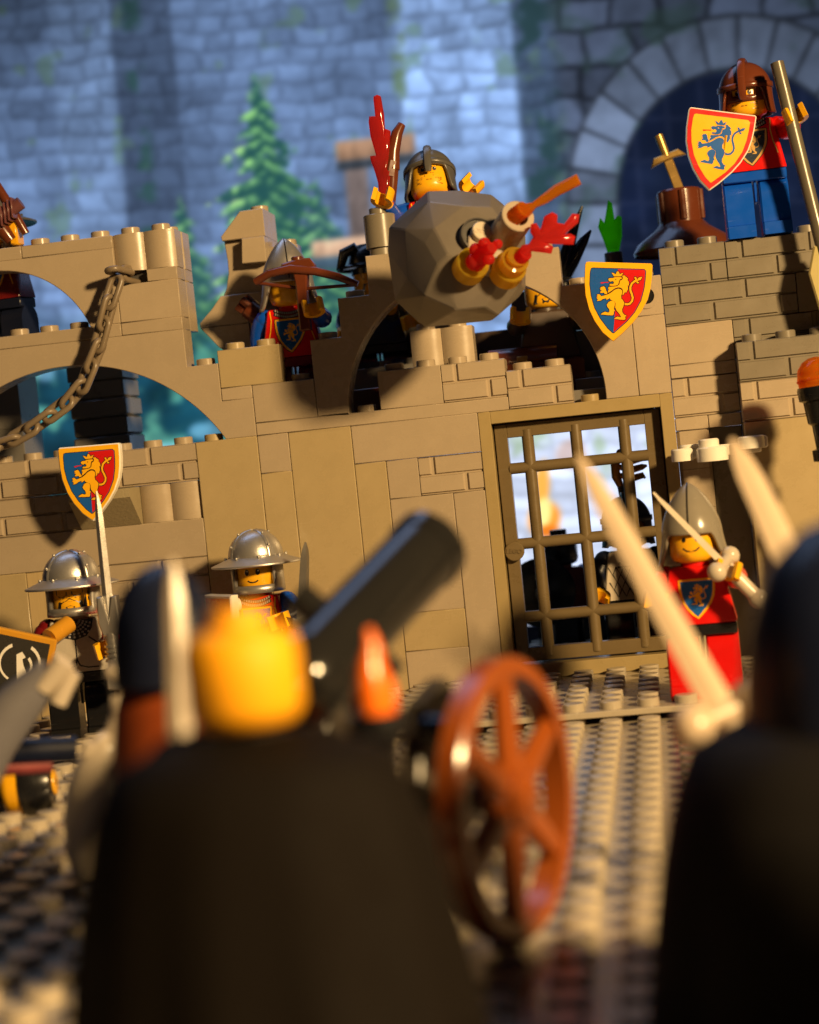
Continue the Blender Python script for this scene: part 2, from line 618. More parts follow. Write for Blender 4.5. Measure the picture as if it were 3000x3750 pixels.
brick(-18, -14, 37, 38, studs=True)
brick(-10, -9, 34, 35)
clip = MB().box(-10.9*8, -10.1*8, 3.6, 7.9, 34*P+.05, 35*P-.05).build('clip_plate', DKGREY, castle)
logbrick(-11, -9, 35, studs=True)
# right-hand return wall of the left tower (its side face catches the screen light)
brick(-10, -9, 30, 34, y=8, name='brick', parent=castle)
logbrick(-10, -9, 35, studs=True, y=8)
brick(-10, -9, 34, 35, y=8)
# -- middle: long plate, parapet, stepped arch over the gate
brick(-7, 1, 21, 22, studs=(2, 3))
brick(-8, -7, 24, 25)
brick(-7, -5, 22, 25, studs=(1,))
brick(-8, -6, 25, 28, PANEL, studs=True)
za = 22*P
aL = [(-5*8+G, za+.03), (-4*8+G, za+.03)]+arc(0, 70.2, 32, PI-0.006, PI/2, 26)+[(-.1, 34*P), (-3*8+G, 34*P), (-3*8+G, 31*P), (-4*8+G, 31*P), (-4*8+G, 28*P), (-5*8+G, 28*P)]
archpiece(aL, 'half_arch', studs=((-4.5, 28), (-3.5, 31), (-1.5, 34)))
aR = [(5*8-G, 21*P+.03), (5*8-G, 27*P-.04), (4*8-G, 27*P-.04), (4*8-G, 30*P), (3*8-G, 30*P), (3*8-G, 33*P), (0.05, 33*P)]+arc(0, 68.7, 32, PI/2-.002, 0.0, 26)+[(4*8, 21*P+.03)]
archpiece(aR, 'half_arch', studs=((3.5, 30), (2.5, 33), (1.5, 33)))
brick(4, 5, 27, 30, studs=True)
# holed brick that carries the right shield
def holed():
    mb = MB().box(G, 8-G, G, 8-G, .03, 9.57)
    mb.stud(4, 4, 9.6)
    mb.lathe([(2.0, -.25), (3.1, -.25), (3.1, .15)], 20, (4, 0, 4.8), axis='y')
    return mb
ob = place(('holed',), holed, 'holed_brick', TAN, (40, 0, 27*P))
MB().lathe([(0, -.1), (2.3, -.1), (2.3, .2)], 20, (44, 0, 27*P+4.8), axis='y').build('pin_hole', BLACK, castle)
brick(5, 6, 21, 27)
brick(-3, -1, 22, 25, studs=True)
masonry(-1, 1, 22, studs=True)
masonry(1, 3, 21, studs=True)
logbrick(-2, 0, 25, y=8, studs=True)
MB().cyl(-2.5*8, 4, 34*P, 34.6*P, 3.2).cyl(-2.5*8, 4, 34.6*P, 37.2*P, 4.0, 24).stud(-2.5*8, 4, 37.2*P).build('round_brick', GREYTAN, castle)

# -- gate: frame, hinged leaf with crossed bars
frame = thing('gate_frame', None, None)
bpy.data.objects.remove(frame)
fx0, fx1, fz0, fz1 = 0.0+G, 48-G, .05, 21*P-.04
ix0, ix1, iz0, iz1 = 3.1, 44.8, 1.15*P, 20*P
fr = MB()
fr.box(fx0, ix0, 0.03, 8, fz0, fz1, .15)
fr.box(ix1, fx1, 0.03, 8, fz0, fz1, .15)
fr.box(ix0-.02, ix1+.02, 0.045, 7.98, iz1, fz1, .15)
fr.box(ix0-.02, ix1+.02, 0.045, 7.98, fz0, iz0, .15)
fr.stud(3.5*8, 4, 21*P)
fro = fr.build('gate_frame', FRAMEM, castle)
leaf = MB()
ly0, ly1 = 3.4, 6.6
ox0, ox1, oz0, oz1 = 6.55, 40.6, 7.55, 60.2
leaf.box(ix0+.35, ox0, ly0, ly1, iz0+.45, iz1-.35, .15)
leaf.box(ox1, ix1-.35, ly0, ly1, iz0+.45, iz1-.35, .15)
leaf.box(ox0-.02, ox1+.02, ly0+.012, ly1-.012, oz1, iz1-.35, .15)
leaf.box(ox0-.02, ox1+.02, ly0+.012, ly1-.012, iz0+.45, oz0, .15)
leafo = leaf.build('gate_leaf', GATE, castle)
for x in (11.5, 23.5, 35.4):
    MB().tube([(x, ly0+1.1, oz0-2.2), (x, ly0+1.1, oz1+1.7)], 1.5, 14).build('upright_bar', GATE, leafo)
for z in (52.5, 33.6, 15.3):
    MB().tube([(ox0-.2, ly0+1.0, z), (ox1+.2, ly0+1.0, z)], 1.42, 14).build('cross_bar', GATE, leafo)
gap_strips = MB().box(ix0-1, ix0+1.4, 6.75, 7.9, iz0-1, iz1+1, .1).box(ix1-1.4, ix1+1, 6.75, 7.9, iz0-1, iz1+1, .1)  # added dark strips: stop light leaks, stand in for the shaded gap round the leaf
gap_strips.box(ix0+1.45, ix1-1.45, 6.76, 7.88, iz1-1.3, iz1+1, .1)
gap_strips.build('gap_shade_strip', DKGREY, castle)
kn = MB().lathe([(0, -1.9), (2.2, -1.9), (2.4, -1.7), (2.4, 0.3)], 24, (0, 0, 0), axis='y').build('knob', GATE, leafo, loc=(5.6, ly0, 32.0))
def letters(txt, size, mt, parent, loc, rot=(90, 0, 0), ext=.12):
    cu = bpy.data.curves.new('lettering', 'FONT')
    cu.body = txt
    cu.size = size*S
    cu.extrude = ext*S
    cu.offset = size*S*0.02
    cu.align_x = 'CENTER'; cu.align_y = 'CENTER'
    tmp = bpy.data.objects.new('lettering', cu)
    col.objects.link(tmp)
    dg = bpy.context.evaluated_depsgraph_get()
    dg.update()
    me = bpy.data.meshes.new_from_object(tmp.evaluated_get(dg))
    bpy.data.objects.remove(tmp)
    bpy.data.curves.remove(cu)
    me.materials.clear()
    me.materials.append(mt)
    o = bpy.data.objects.new('lettering', me)
    col.objects.link(o)
    o.parent = parent
    o.location = Vector(loc)*S
    o.rotation_euler = tuple(R(a) for a in rot)
    return o
def flatten_parent(o, p):
    o.parent = p
# the moulded lettering belongs to the leaf (no fourth level)
letters('LEGO', 1.55, GATE, leafo, (5.6, ly0-1.95, 32.0), (90, 6, 0))

# -- right tower
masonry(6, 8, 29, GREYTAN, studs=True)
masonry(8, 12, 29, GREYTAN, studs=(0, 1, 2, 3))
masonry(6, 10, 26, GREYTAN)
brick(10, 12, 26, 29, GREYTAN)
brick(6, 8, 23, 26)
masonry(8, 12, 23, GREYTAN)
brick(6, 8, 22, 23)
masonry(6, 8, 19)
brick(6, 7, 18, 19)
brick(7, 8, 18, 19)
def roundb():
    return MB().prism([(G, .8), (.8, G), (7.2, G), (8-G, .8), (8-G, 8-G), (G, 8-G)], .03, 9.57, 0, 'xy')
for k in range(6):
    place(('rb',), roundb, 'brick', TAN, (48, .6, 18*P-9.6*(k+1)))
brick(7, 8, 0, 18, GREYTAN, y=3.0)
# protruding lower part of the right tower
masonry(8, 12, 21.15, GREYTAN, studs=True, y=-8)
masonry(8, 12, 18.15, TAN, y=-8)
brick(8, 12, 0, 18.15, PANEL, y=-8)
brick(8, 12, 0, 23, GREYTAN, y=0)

# ------------------------------------------------------------------ inside and behind the wall
def block(x0, x1, z0, z1, mt, y, d=1, studs=(), parent=castle, name=None):
    return brick(x0, x1, z0, z1, mt, studs, y, d, name, parent)
# room seen through the arch above the gate
DUSK = plastic('dark_brown_brick', (0.055, 0.035, 0.025), 0.35)
GREYB = plastic('mid_grey_brick', (0.16, 0.15, 0.135), 0.32)
block(-4, 6, 21, 22, GREYB, 8, 6, name='floor_plate')
block(-5, -1, 22, 26, GREYB, 40, 1, studs=True)
block(-5, -2, 22, 24, BROWN, 18, 1)
block(-1, 3, 22, 28, DUSK, 42, 1, name='brick')
block(1, 3, 28, 31, DKGREY, 42, 1, name='brick')
block(3, 4, 22, 27, DKGREY, 30, 1, name='brick')
block(3, 6, 22, 23, GREYB, 20, 1, studs=True)
block(4, 6, 23, 30, GREYB, 36, 1, name='brick')
# pillars behind the wide left arch
def pillar(x0, x1, y, label=None):
    brick(x0, x1, 0, 21, GREYB, y=y, d=2)
    for k in range(4):
        zz = 21+k*1.6
        MB().box(x0*8+(.3 if k % 2 else 0), x1*8-(.3 if k % 2 else 0), y+(.3 if k % 2 else 0), y+16, zz*P+.05, (zz+1.6)*P-.05, .5).build('plate', GREYB, castle)
    brick(x0, x1, 27.4, 31, GREYB, y=y, d=2)
pillar(-14.32, -12.35, 34)
brick(-18.9, -15.9, 0, 24, GREYB, y=30, d=2)
brick(-18.9, -15.9, 24, 31, GREYB, y=30, d=2)
# ------------------------------------------------------------------ tower fragment standing behind the parapet
bt = thing('stone_turret', 'narrow tan turret with sloped cap standing behind the crossbowman', 'turret', (-60, 32, 0))
def btp(poly, y0, y1, name, mt=TAN):
    return MB().prism([(x+60, z) for x, z in poly], y0-32, y1-32, .15).build(name, mt, bt, smooth=25)
btp([(-65.3, 121), (-59.5, 127.1), (-53.4, 127.2), (-53.4, 119.9), (-65.1, 119.9)], 24, 40, 'slope')
MB().stud(4.2, 0, 127.1).build('stud', TAN, bt)
cv = [(-65.1, 119.8), (-64.7, 115), (-64.8, 111.5), (-65.8, 107.5), (-66.9, 105.6), (-53.4, 105.6), (-53.4, 119.8)]
btp(cv, 26.5, 40, 'curved_brick')
btp([(-59.4, 119.7), (-60, 113.2), (-53.4, 113.0), (-53.4, 119.7)], 22.2, 26.4, 'brick')
btp([(-67.0, 105.5), (-69.8, 102.3), (-73.4, 99.0), (-73.4, 97.7), (-53.4, 97.7), (-53.4, 105.5)], 24, 40, 'inverted_slope')
btp([(-73.4, 97.6), (-71.5, 95.4), (-69, 92.2), (-64, 88), (-60.2, 88), (-60.2, 97.6)], 24, 40, 'inverted_slope')
btp([(-60, 97.6), (-60, 70), (-53.4, 70), (-53.4, 97.6)], 24.3, 40, 'brick')
btp([(-64, 87.9), (-64, 1), (-54, 1), (-54, 70), (-60.1, 70), (-60.1, 87.9)], 24.2, 40, 'brick')
btp([(-53.3, 118), (-53.3, 90), (-47, 90), (-47, 118)], 34, 40, 'brick')
MB().stud(10, 5, 118).build('stud', TAN, bt)

# ------------------------------------------------------------------ heraldic print: rampant lion
def tf(p):
    """picture units of the shield drawing -> mm, upright, tip down"""
    x, y = p[0]-775, p[1]-780
    a = R(-2.25)
    x, y = x*math.cos(a)-y*math.sin(a), x*math.sin(a)+y*math.cos(a)
    return (x*0.01125, -y*0.01125)
OUT = [(86, 130), (110, 80), (150, 70), (700, 92), (1480, 120), (1510, 150), (1500, 420), (1475, 640), (1420, 870), (1290, 1130), (1130, 1350), (900, 1590), (715, 1755), (690, 1755), (480, 1580), (300, 1330), (180, 1080), (100, 780), (76, 480)]
INN = [(225, 222), (255, 212), (1340, 248), (1375, 285), (1362, 480), (1340, 660), (1280, 900), (1150, 1150), (980, 1350), (720, 1582), (700, 1582), (590, 1480), (430, 1270), (310, 1050), (235, 800), (200, 550), (208, 300)]
REDH = [(790, 240), (1340, 252), (1368, 288), (1355, 480), (1334, 660), (1273, 900), (1144, 1150), (975, 1345), (716, 1572)]
CROWN = [(655, 310), (705, 322), (735, 352), (752, 330), (765, 295), (785, 283), (806, 292), (820, 325), (836, 352), (855, 328), (910, 322), (880, 352), (862, 390), (705, 388)]
HEAD = [(598, 472), (590, 440), (625, 425), (690, 425), (720, 408), (800, 405), (870, 412), (875, 440), (830, 455), (815, 500), (800, 560), (770, 580), (700, 590), (620, 585), (615, 565), (640, 545), (660, 552), (700, 548), (712, 520), (695, 492), (660, 487), (640, 507), (625, 492), (602, 490)]
MANE = [(880, 372), (940, 375), (950, 395), (990, 420), (1010, 455), (985, 458), (1020, 500), (1030, 585), (1000, 575), (1010, 650), (970, 740), (945, 718), (920, 770), (890, 790), (905, 720), (893, 660), (855, 628), (790, 622), (720, 648), (655, 698), (590, 738), (585, 700), (612, 652), (585, 650), (600, 612), (700, 606), (780, 597), (822, 562), (838, 482), (888, 457), (897, 417)]
PAW = [(440, 612), (495, 600), (525, 625), (545, 690), (575, 738), (560, 762), (515, 765), (505, 735), (420, 735), (430, 705), (455, 690), (415, 670), (440, 650), (412, 642)]
BODY = [(345, 775), (400, 765), (430, 790), (440, 810), (520, 792), (590, 768), (660, 727), (720, 678), (790, 650), (850, 658), (885, 692), (888, 740), (865, 800), (870, 860), (905, 895), (935, 950), (920, 1010), (890, 1090), (895, 1150), (935, 1200), (990, 1225), (955, 1245), (965, 1290), (945, 1310), (850, 1305), (720, 1285), (745, 1265), (800, 1240), (860, 1260), (870, 1245), (840, 1190), (780, 1120), (745, 1050), (750, 960), (735, 930), (640, 880), (630, 845), (590, 870), (550, 885), (555, 850), (480, 865), (430, 900), (355, 910), (375, 870), (340, 842), (375, 830), (345, 808), (372, 795)]
HIND = [(650, 907), (700, 912), (738, 945), (733, 1000), (715, 1080), (740, 1120), (710, 1140), (720, 1160), (700, 1215), (600, 1210), (510, 1200), (440, 1195), (460, 1170), (530, 1138), (600, 1160), (625, 1130), (615, 1080), (575, 1030), (565, 990), (600, 935)]
TAILP = [(945, 975), (1000, 983), (1055, 965), (1100, 910), (1112, 840), (1088, 760), (1060, 690), (1058, 620), (1090, 540), (1150, 492), (1215, 462)]
TUFT = [(1195, 462), (1235, 415), (1305, 405), (1275, 465), (1230, 480)]
LEAF1 = [(1145, 400), (1180, 412), (1192, 452), (1165, 462), (1140, 432)]
LEAF2 = [(1182, 480), (1210, 500), (1240, 520), (1225, 542), (1190, 535)]
TONGUE = [(420, 515), (470, 510), (590, 505), (602, 525), (520, 526), (440, 546)]
EYE = [(730, 450), (752, 445), (762, 458), (740, 468)]
def stroke(path, w):
    L = []; Rr = []
    for i, p in enumerate(path):
        a = Vector(path[max(i-1, 0)]); b = Vector(path[min(i+1, len(path)-1)])
        d = (b-a).normalized()
        n = Vector((-d.y, d.x))*w/2
        L.append((p[0]+n.x, p[1]+n.y)); Rr.append((p[0]-n.x, p[1]-n.y))
    return L+Rr[::-1]
def grow(poly, d):
    n = len(poly)
    A = sum(poly[i][0]*poly[(i+1) % n][1]-poly[(i+1) % n][0]*poly[i][1] for i in range(n))
    sg = 1 if A > 0 else -1
    out = []
    for i in range(n):
        p0 = Vector(poly[i-1]); p1 = Vector(poly[i]); p2 = Vector(poly[(i+1) % n])
        d1 = (p1-p0).normalized(); d2 = (p2-p1).normalized()
        b = Vector((d1.y+d2.y, -(d1.x+d2.x)))
        if b.length > 1e-6:
            b = b.normalized()
        out.append((p1.x+b.x*d*sg, p1.y+b.y*d*sg))
    return out
LION = [CROWN, HEAD, MANE, PAW, BODY, HIND, stroke(TAILP, 42), TUFT, LEAF1, LEAF2]
LIONBG = [grow(q, 17) for q in LION]
def decal(polys, name, mt, parent, fn, yoff):
    """flat print: polygons in (x, z) mm laid on a surface by fn(x, z, lift)"""
    mb = MB()
    for poly in polys:
        n = len(poly)
        A = sum(poly[i][0]*poly[(i+1) % n][1]-poly[(i+1) % n][0]*poly[i][1] for i in range(n))
        if A < 0:
            poly = poly[::-1]
        mb.add([fn(q[0], q[1], yoff) for q in poly], tess(poly))
    return mb.build(name, mt, parent, smooth=0)
def flat(k, ox=0, oz=0, y0=0.0):
    return lambda x, z, l: (x*k+ox, y0-l, z*k+oz)
def shield(label, M_, rim, border, left, right, lionm, linem):
    s = thing('heraldic_shield', label, 'shield', M_=M_)
    MB().prism([tf(p) for p in OUT], -1.0, 1.0, 0.3).build('plate', rim, s, smooth=30)
    fl = flat(1, 0, 0, -1.0)
    decal([[tf(p) for p in grow(OUT, -26 if border is not rim else -12)]], 'border', border, s, fl, 0.03)
    decal([[tf(p) for p in grow(INN, 14)]], 'outline', linem, s, fl, 0.045)
    decal([[tf(p) for p in INN]], 'field', left, s, fl, 0.06)
    if right is not left:
        decal([[tf(p) for p in REDH]], 'field', right, s, fl, 0.075)
    lo = decal([[tf(p) for p in q] for q in LIONBG], 'lion_outline', linem if linem is not border else left, s, fl, 0.09)
    decal([[tf(p) for p in q] for q in LION], 'lion', lionm, s, fl, 0.105)
    decal([[tf(p) for p in TONGUE]], 'tongue', I_RED, s, fl, 0.105)
    decal([[tf(p) for p in EYE]], 'eye', I_DARK if lionm is I_YEL else I_YEL, s, fl, 0.12)
    MB().tube([(0, 1, 0), (0, 4.5, 0)], 1.55, 12).build('handle', rim, s)
    return s
shield('yellow-edged blue and red lion shield clipped to the gatehouse arch', T(37.2, -9, 91.5) @ RY(8.7) @ RZ(-3), I_YEL, I_YEL, I_BLUE, I_RED, I_YEL, I_DARK)
shield('yellow-edged blue and red lion shield hung low on the tower wall', T(-95.3, -14, 61.2) @ RY(1.4) @ RZ(-2), WHITE, I_YEL, I_BLUE, I_RED, I_YEL, I_DARK)
shield('yellow shield with blue lion and red border held by the tower knight', T(64.2, -9.5, 124.2) @ RY(14) @ RZ(4), WHITE, I_RED, I_YEL, I_YEL, I_BLUE, I_YEL)

# ------------------------------------------------------------------ toy knights
def smooth(a, b, x):
    t = max(0, min(1, (x-a)/(b-a)))
    return t*t*(3-2*t)
def shell(fn, nphi, rows, name, mt, parent, thick=0.6, skip=None):
    """surface of revolution with a varying rim: fn(phi, t) -> (r, z); phi 0 is the front (-Y)"""
    mb = MB()
    for k in range(rows+1):
        for i in range(nphi):
            ph = 2*PI*i/nphi
            r, z = fn(ph if ph <= PI else ph-2*PI, k/rows)
            mb.v.append((r*math.sin(ph), -r*math.cos(ph), z))
    for k in range(rows):
        for i in range(nphi):
            j = (i+1) % nphi
            if skip and skip(2*PI*(i+.5)/nphi, k):
                continue
            mb.f.append((k*nphi+i, (k+1)*nphi+i, (k+1)*nphi+j, k*nphi+j))
    o = mb.build(name, mt, parent, smooth=50)
    md = o.modifiers.new('thickness', 'SOLIDIFY')
    md.thickness = thick*S
    md.offset = -1
    return o
def helm_ogive(root, mt, line=BLACK):
    def fn(ph, t):
        a = abs(math.degrees(ph))
        f = smooth(46, 72, a)
        zb = 35.4*(1-f)+28.3*f
        z = 46.4+(zb-46.4)*(t**1.15)
        if z > 36:
            q = (z-36)/10.4
            r = 6.5*max(0, 1-q**1.55)**0.72
        else:
            q = (36-z)/8
            r = 6.5+1.7*q**1.5
        return max(r, .02), z
    h = shell(fn, 56, 26, 'helmet', mt, root, 0.7)
    pts = []
    for k in range(0, 12):
        t = (k+.2)/12
        r, z = fn(0, t)
        pts.append((0, -r-.05, z))
    MB().tube(pts, .16, 6).build('ridge', line, h)
    return h
def helm_nasal(root, mt, mask=None):
    def fn(ph, t):
        a = abs(math.degrees(ph))
        f = smooth(44, 58, a)
        zb = 35.6*(1-f)+29.6*f
        z = 42.6+(zb-42.6)*(t**1.05)
        if z > 35.5:
            r = 6.45*math.sqrt(max(0, 1-((z-35.5)/7.1)**2))
        else:
            r = 6.45+.5*((35.5-z)/6)**2
        return max(r, .02), z
    h = shell(fn, 52, 24, 'helmet', mt, root, 0.75)
    pts = []
    for k in range(15):
        a = PI*0.62-(PI*0.62)*k/14
        pts.append((0, -7.0*math.cos(a), 35.5+7.6*math.sin(a)))
    pts += [(0, -7.0, 34.2), (0, -6.7, 32.9)]
    MB().tube(pts, [1.0]*15+[1.0, .8], 8, sq=.6).build('crest', mt, h)
    def band(ph, t):
        return 6.75, 37.0-1.3*t
    shell(band, 52, 1, 'band', mt, h, 0.4)
    return h
def helm_kettle(root, mt):
    def fn(ph, t):
        z = 44.3-(44.3-37.6)*(1-math.cos(t*PI/2))
        r = 6.75*math.sin(t*PI/2)**0.9
        return max(r, .02), z
    h = shell(fn, 48, 14, 'helmet', mt, root, 0.6)
    MB().lathe([(6.2, 36.9), (8, 36.6), (10.85, 35.75), (11.05, 35.95), (10.95, 36.25), (8.4, 37.2), (7.0, 37.9), (6.5, 38.0)], 48).build('brim', mt, h)
    def cage(ph, t):
        return 6.35+.12*t, 37.2-8.0*(0 if t == 0 else (0.76 if t < .9 else 1))
    shell(cage, 48, 2, 'face_guard', mt, h, 1.0, skip=lambda ph, k: k == 0 and (ph < R(50) or ph > 2*PI-R(50)))
    for k in range(4):
        a = PI/4+k*PI/2
        pts = []
        for q in range(9):
            r, z = fn(0, .06+q/8*.94)
            pts.append(((r+.05)*math.sin(a), -(r+.05)*math.cos(a), z+.05))
        MB().tube(pts, .55, 6, sq=.45).build('rib', mt, h)
        for q in (.35, .72):
            r, z = fn(0, q)
            MB().ball(((r+.45)*math.sin(a), -(r+.45)*math.cos(a), z+.2), .38, 8).build('rivet', mt, h)
    for k in range(8):
        a = k*PI/4+.35
        MB().ball((7.35*math.sin(a), -7.35*math.cos(a), 37.85), .42, 8).build('rivet', mt, h)
    return h
def face(root, kind):
    rr = 5.1
    def wrap(x, z, l):
        a = x/rr
        return ((rr+l)*math.sin(a), -(rr+l)*math.cos(a), z)
    def disc(x, z, rx, rz, n=12):
        return [(x+rx*math.cos(2*PI*k/n), z+rz*math.sin(2*PI*k/n)) for k in range(n)]
    if kind == 'smile':
        decal([disc(-1.35, 34.3, .55, .75), disc(1.35, 34.3, .55, .75), stroke([(-1.3, 32.3), (-.7, 31.95), (0, 31.85), (.7, 31.95), (1.3, 32.3)], .32)], 'face_print', I_DARK, root, wrap, .04)
        decal([disc(-1.2, 34.6, .17, .2, 8), disc(1.5, 34.6, .17, .2, 8)], 'eye_glint', I_WHITE, root, wrap, .06)
    elif kind == 'classic':
        decal([disc(-1.4, 34.3, .45, .55), disc(1.4, 34.3, .45, .55), stroke([(-1.8, 32.5), (-1, 31.9), (0, 31.7), (1, 31.9), (1.8, 32.5)], .34)], 'face_print', I_DARK, root, wrap, .04)
    elif kind == 'grim':
        P_ = [disc(-1.5, 34.7, .5, .55), disc(1.5, 34.7, .5, .55), stroke([(-2.4, 35.7), (-.7, 35.2)], .35), stroke([(.7, 35.2), (2.4, 35.8)], .35), stroke([(-1.2, 32.7), (1.2, 32.75)], .28)]
        decal(P_, 'face_print', I_DARK, root, wrap, .04)
        st = []
        rng = random.Random(3)
        for k in range(26):
            x = rng.choice((-1, 1))*rng.uniform(1.6, 3.6); z = rng.uniform(30.6, 32.4)
            st.append(stroke([(x-.25, z), (x+.25, z+.05)], .16))
        for k in range(5):
            st.append(stroke([(-1.5+k*.6, 33.4), (-1.1+k*.6, 33.5)], .18))
        st.append(stroke([(-.7, 31.6), (.7, 31.6)], .3))
        decal(st, 'stubble', I_SHADE, root, wrap, .04)
        decal([disc(-1.35, 34.9, .15, .17, 8), disc(1.65, 34.9, .15, .17, 8)], 'eye_glint', I_WHITE, root, wrap, .06)
    elif kind == 'bandit':
        P_ = [[(-3.4, 35.4), (-.5, 34.9), (-.6, 34.2), (-1.4, 33.7), (-2.6, 33.7), (-3.4, 34.3)], [(.5, 34.9), (3.2, 35.6), (3.3, 34.6), (2.4, 33.8), (1.2, 33.7), (.6, 34.2)],
              stroke([(-2.9, 30.6), (-2.5, 32.3), (-1.3, 33.1), (0, 32.95), (1.3, 33.1), (2.5, 32.3), (2.9, 30.6)], .85), stroke([(-3.0, 30.5), (3.0, 30.5)], .55),
              [(-1.1, 31.4), (0, 31.7), (1.1, 31.4), (.7, 30.3), (0, 30.6), (-.7, 30.3)], [(2.9, 31), (4.0, 34.2), (4.1, 31.2), (3.6, 30.4)], [(4.5, 34.6), (5.0, 35), (5.0, 34), (4.5, 33.7)], [(4.5, 33.3), (5.0, 33.6), (5.0, 32.7), (4.5, 32.4)]]
        decal(P_, 'face_print', I_DARK, root, wrap, .04)
        decal([disc(-1.8, 34.4, .2, .2, 8), disc(1.8, 34.4, .2, .2, 8)], 'eye_glint', I_YEL, root, wrap, .06)
def torso_print(root, kind):
    def fr(x, z, l):
        return (x, -(3.9-.5*(z-16)/12.4)-l, z)
    def body(pts):
        return pts
    if kind in ('lion', 'lion_dark', 'lion_plain'):
        k = 0.46
        def sh(q, oz=22.2):
            return [(tf(p)[0]*k*1.05, tf(p)[1]*k+oz) for p in q]
        fieldm = I_BLUE if kind != 'lion_dark' else I_NAVY
        if kind != 'lion_plain':
            decal([sh(grow(OUT, 35))], 'crest_edge', I_DARK, root, fr, .03)
        decal([sh(OUT)], 'crest_rim', I_YEL if kind != 'lion_dark' else I_GOLD, root, fr, .045)
        decal([sh(grow(OUT, -95))], 'crest_field', fieldm, root, fr, .06)
        lk = 0.42
        lion = [[(tf(p)[0]*lk+.1, tf(p)[1]*lk+22.3) for p in q] for q in LION]
        decal(lion, 'crest_lion', I_YEL if kind != 'lion_dark' else I_GOLD, root, fr, .075)
        if kind != 'lion_plain':
            # chain mail collar in two rows
            for row, (za, n_) in enumerate(((27.9, 13), (27.0, 15))):
                ln = []
                for q in range(n_):
                    x = -3.4+6.8*q/(n_-1)
                    z = za-1.0*(1-(x/3.6)**2)+.2
                    ln.append([(x-.17, z-.27), (x+.17, z-.27), (x+.17, z+.27), (x-.17, z+.27)])
                pth = [(-3.9+7.8*q/14, za-1.0*(1-((-3.9+7.8*q/14)/3.9)**2)+.2) for q in range(15)]
                decal([stroke(pth, .8)], 'mail_band', I_DARK, root, fr, .05)
                decal(ln, 'mail_link', I_SILV, root, fr, .065)
            for s_ in (-1, 1):
                decal([stroke([(s_*4.9, 27.9), (s_*4.7, 25.5), (s_*5.2, 22.5), (s_*6.1, 19.5)], .3)], 'seam', I_GOLD if kind == 'lion_dark' else I_YEL, root, fr, .05)
    elif kind == 'breastplate':
        decal([[(-4.6, 28.2), (4.6, 28.2), (4.2, 26), (2.8, 24.2), (0, 23.4), (-2.8, 24.2), (-4.2, 26)]], 'mail_shade', I_DARK, root, fr, .04)
        ln = []
        for row in range(5):
            for q in range(11):
                a = -PI*.5+(q-5)*.25
                r_ = 1.3+row*.72
                x, z = r_*1.05*math.cos(a)*1.1, 28.3+r_*math.sin(a)*1.0
                if abs(x) < 4 and z < 28:
                    ln.append([(x-.24, z-.22), (x+.24, z-.22), (x+.24, z+.22), (x-.24, z+.22)])
        decal(ln, 'mail_link', I_SILV, root, fr, .06)
        decal([stroke([(0, 23.4), (0, 19), (-.3, 17.6), (-2, 16.7)], .3), stroke([(0, 19), (.6, 17.5), (2.5, 16.9), (5, 16.9)], .3), stroke([(-3.2, 24), (-6.2, 21.6)], .35), stroke([(3.2, 24), (6.2, 21.6)], .35)], 'plate_seam', I_DARK, root, fr, .05)
    elif kind == 'scales':
        ln = []
        for row in range(4):
            for q in range(6):
                x = -5+q*2+(row % 2); z = 23.5-row*1.9
                ln.append(stroke([(x-1, z+1), (x, z-1), (x+1, z+1)], .32))
        decal(ln, 'scale_print', I_DARK, root, fr, .05)
        decal([stroke([(-3.6, 24.4), (3.6, 24.4)], .5), [(-3.2, 25.2), (-2.6, 25.2), (-2.6, 25.8), (-3.2, 25.8)], [(2.6, 25.2), (3.2, 25.2), (3.2, 25.8), (2.6, 25.8)]], 'belt_print', I_DARK, root, fr, .05)
def hand_mesh():
    mb = MB()
    ro, ri, h = 2.75, 1.62, 1.75
    n = 16
    a0, a1 = R(-90+48), R(270-48)
    V = []
    for z in (-h, h):
        for r in (ro, ri):
            for i in range(n+1):
                a = a0+(a1-a0)*i/n
                V.append((r*math.cos(a), r*math.sin(a), z))
    m_ = n+1
    F = []
    for i in range(n):
        F += [(i, i+1, 2*m_+i+1, 2*m_+i), (m_+i+1, m_+i, 3*m_+i, 3*m_+i+1), (i+1, i, m_+i, m_+i+1), (2*m_+i, 2*m_+i+1, 3*m_+i+1, 3*m_+i)]
    F += [(0, 2*m_, 3*m_, m_), (n, m_+n, 3*m_+n, 2*m_+n)]
    mb.add(V, F)
    mb.tube([(0, 2.2, 0), (0, 4.6, 0)], 1.5, 12)
    return mb
FIGS = {}
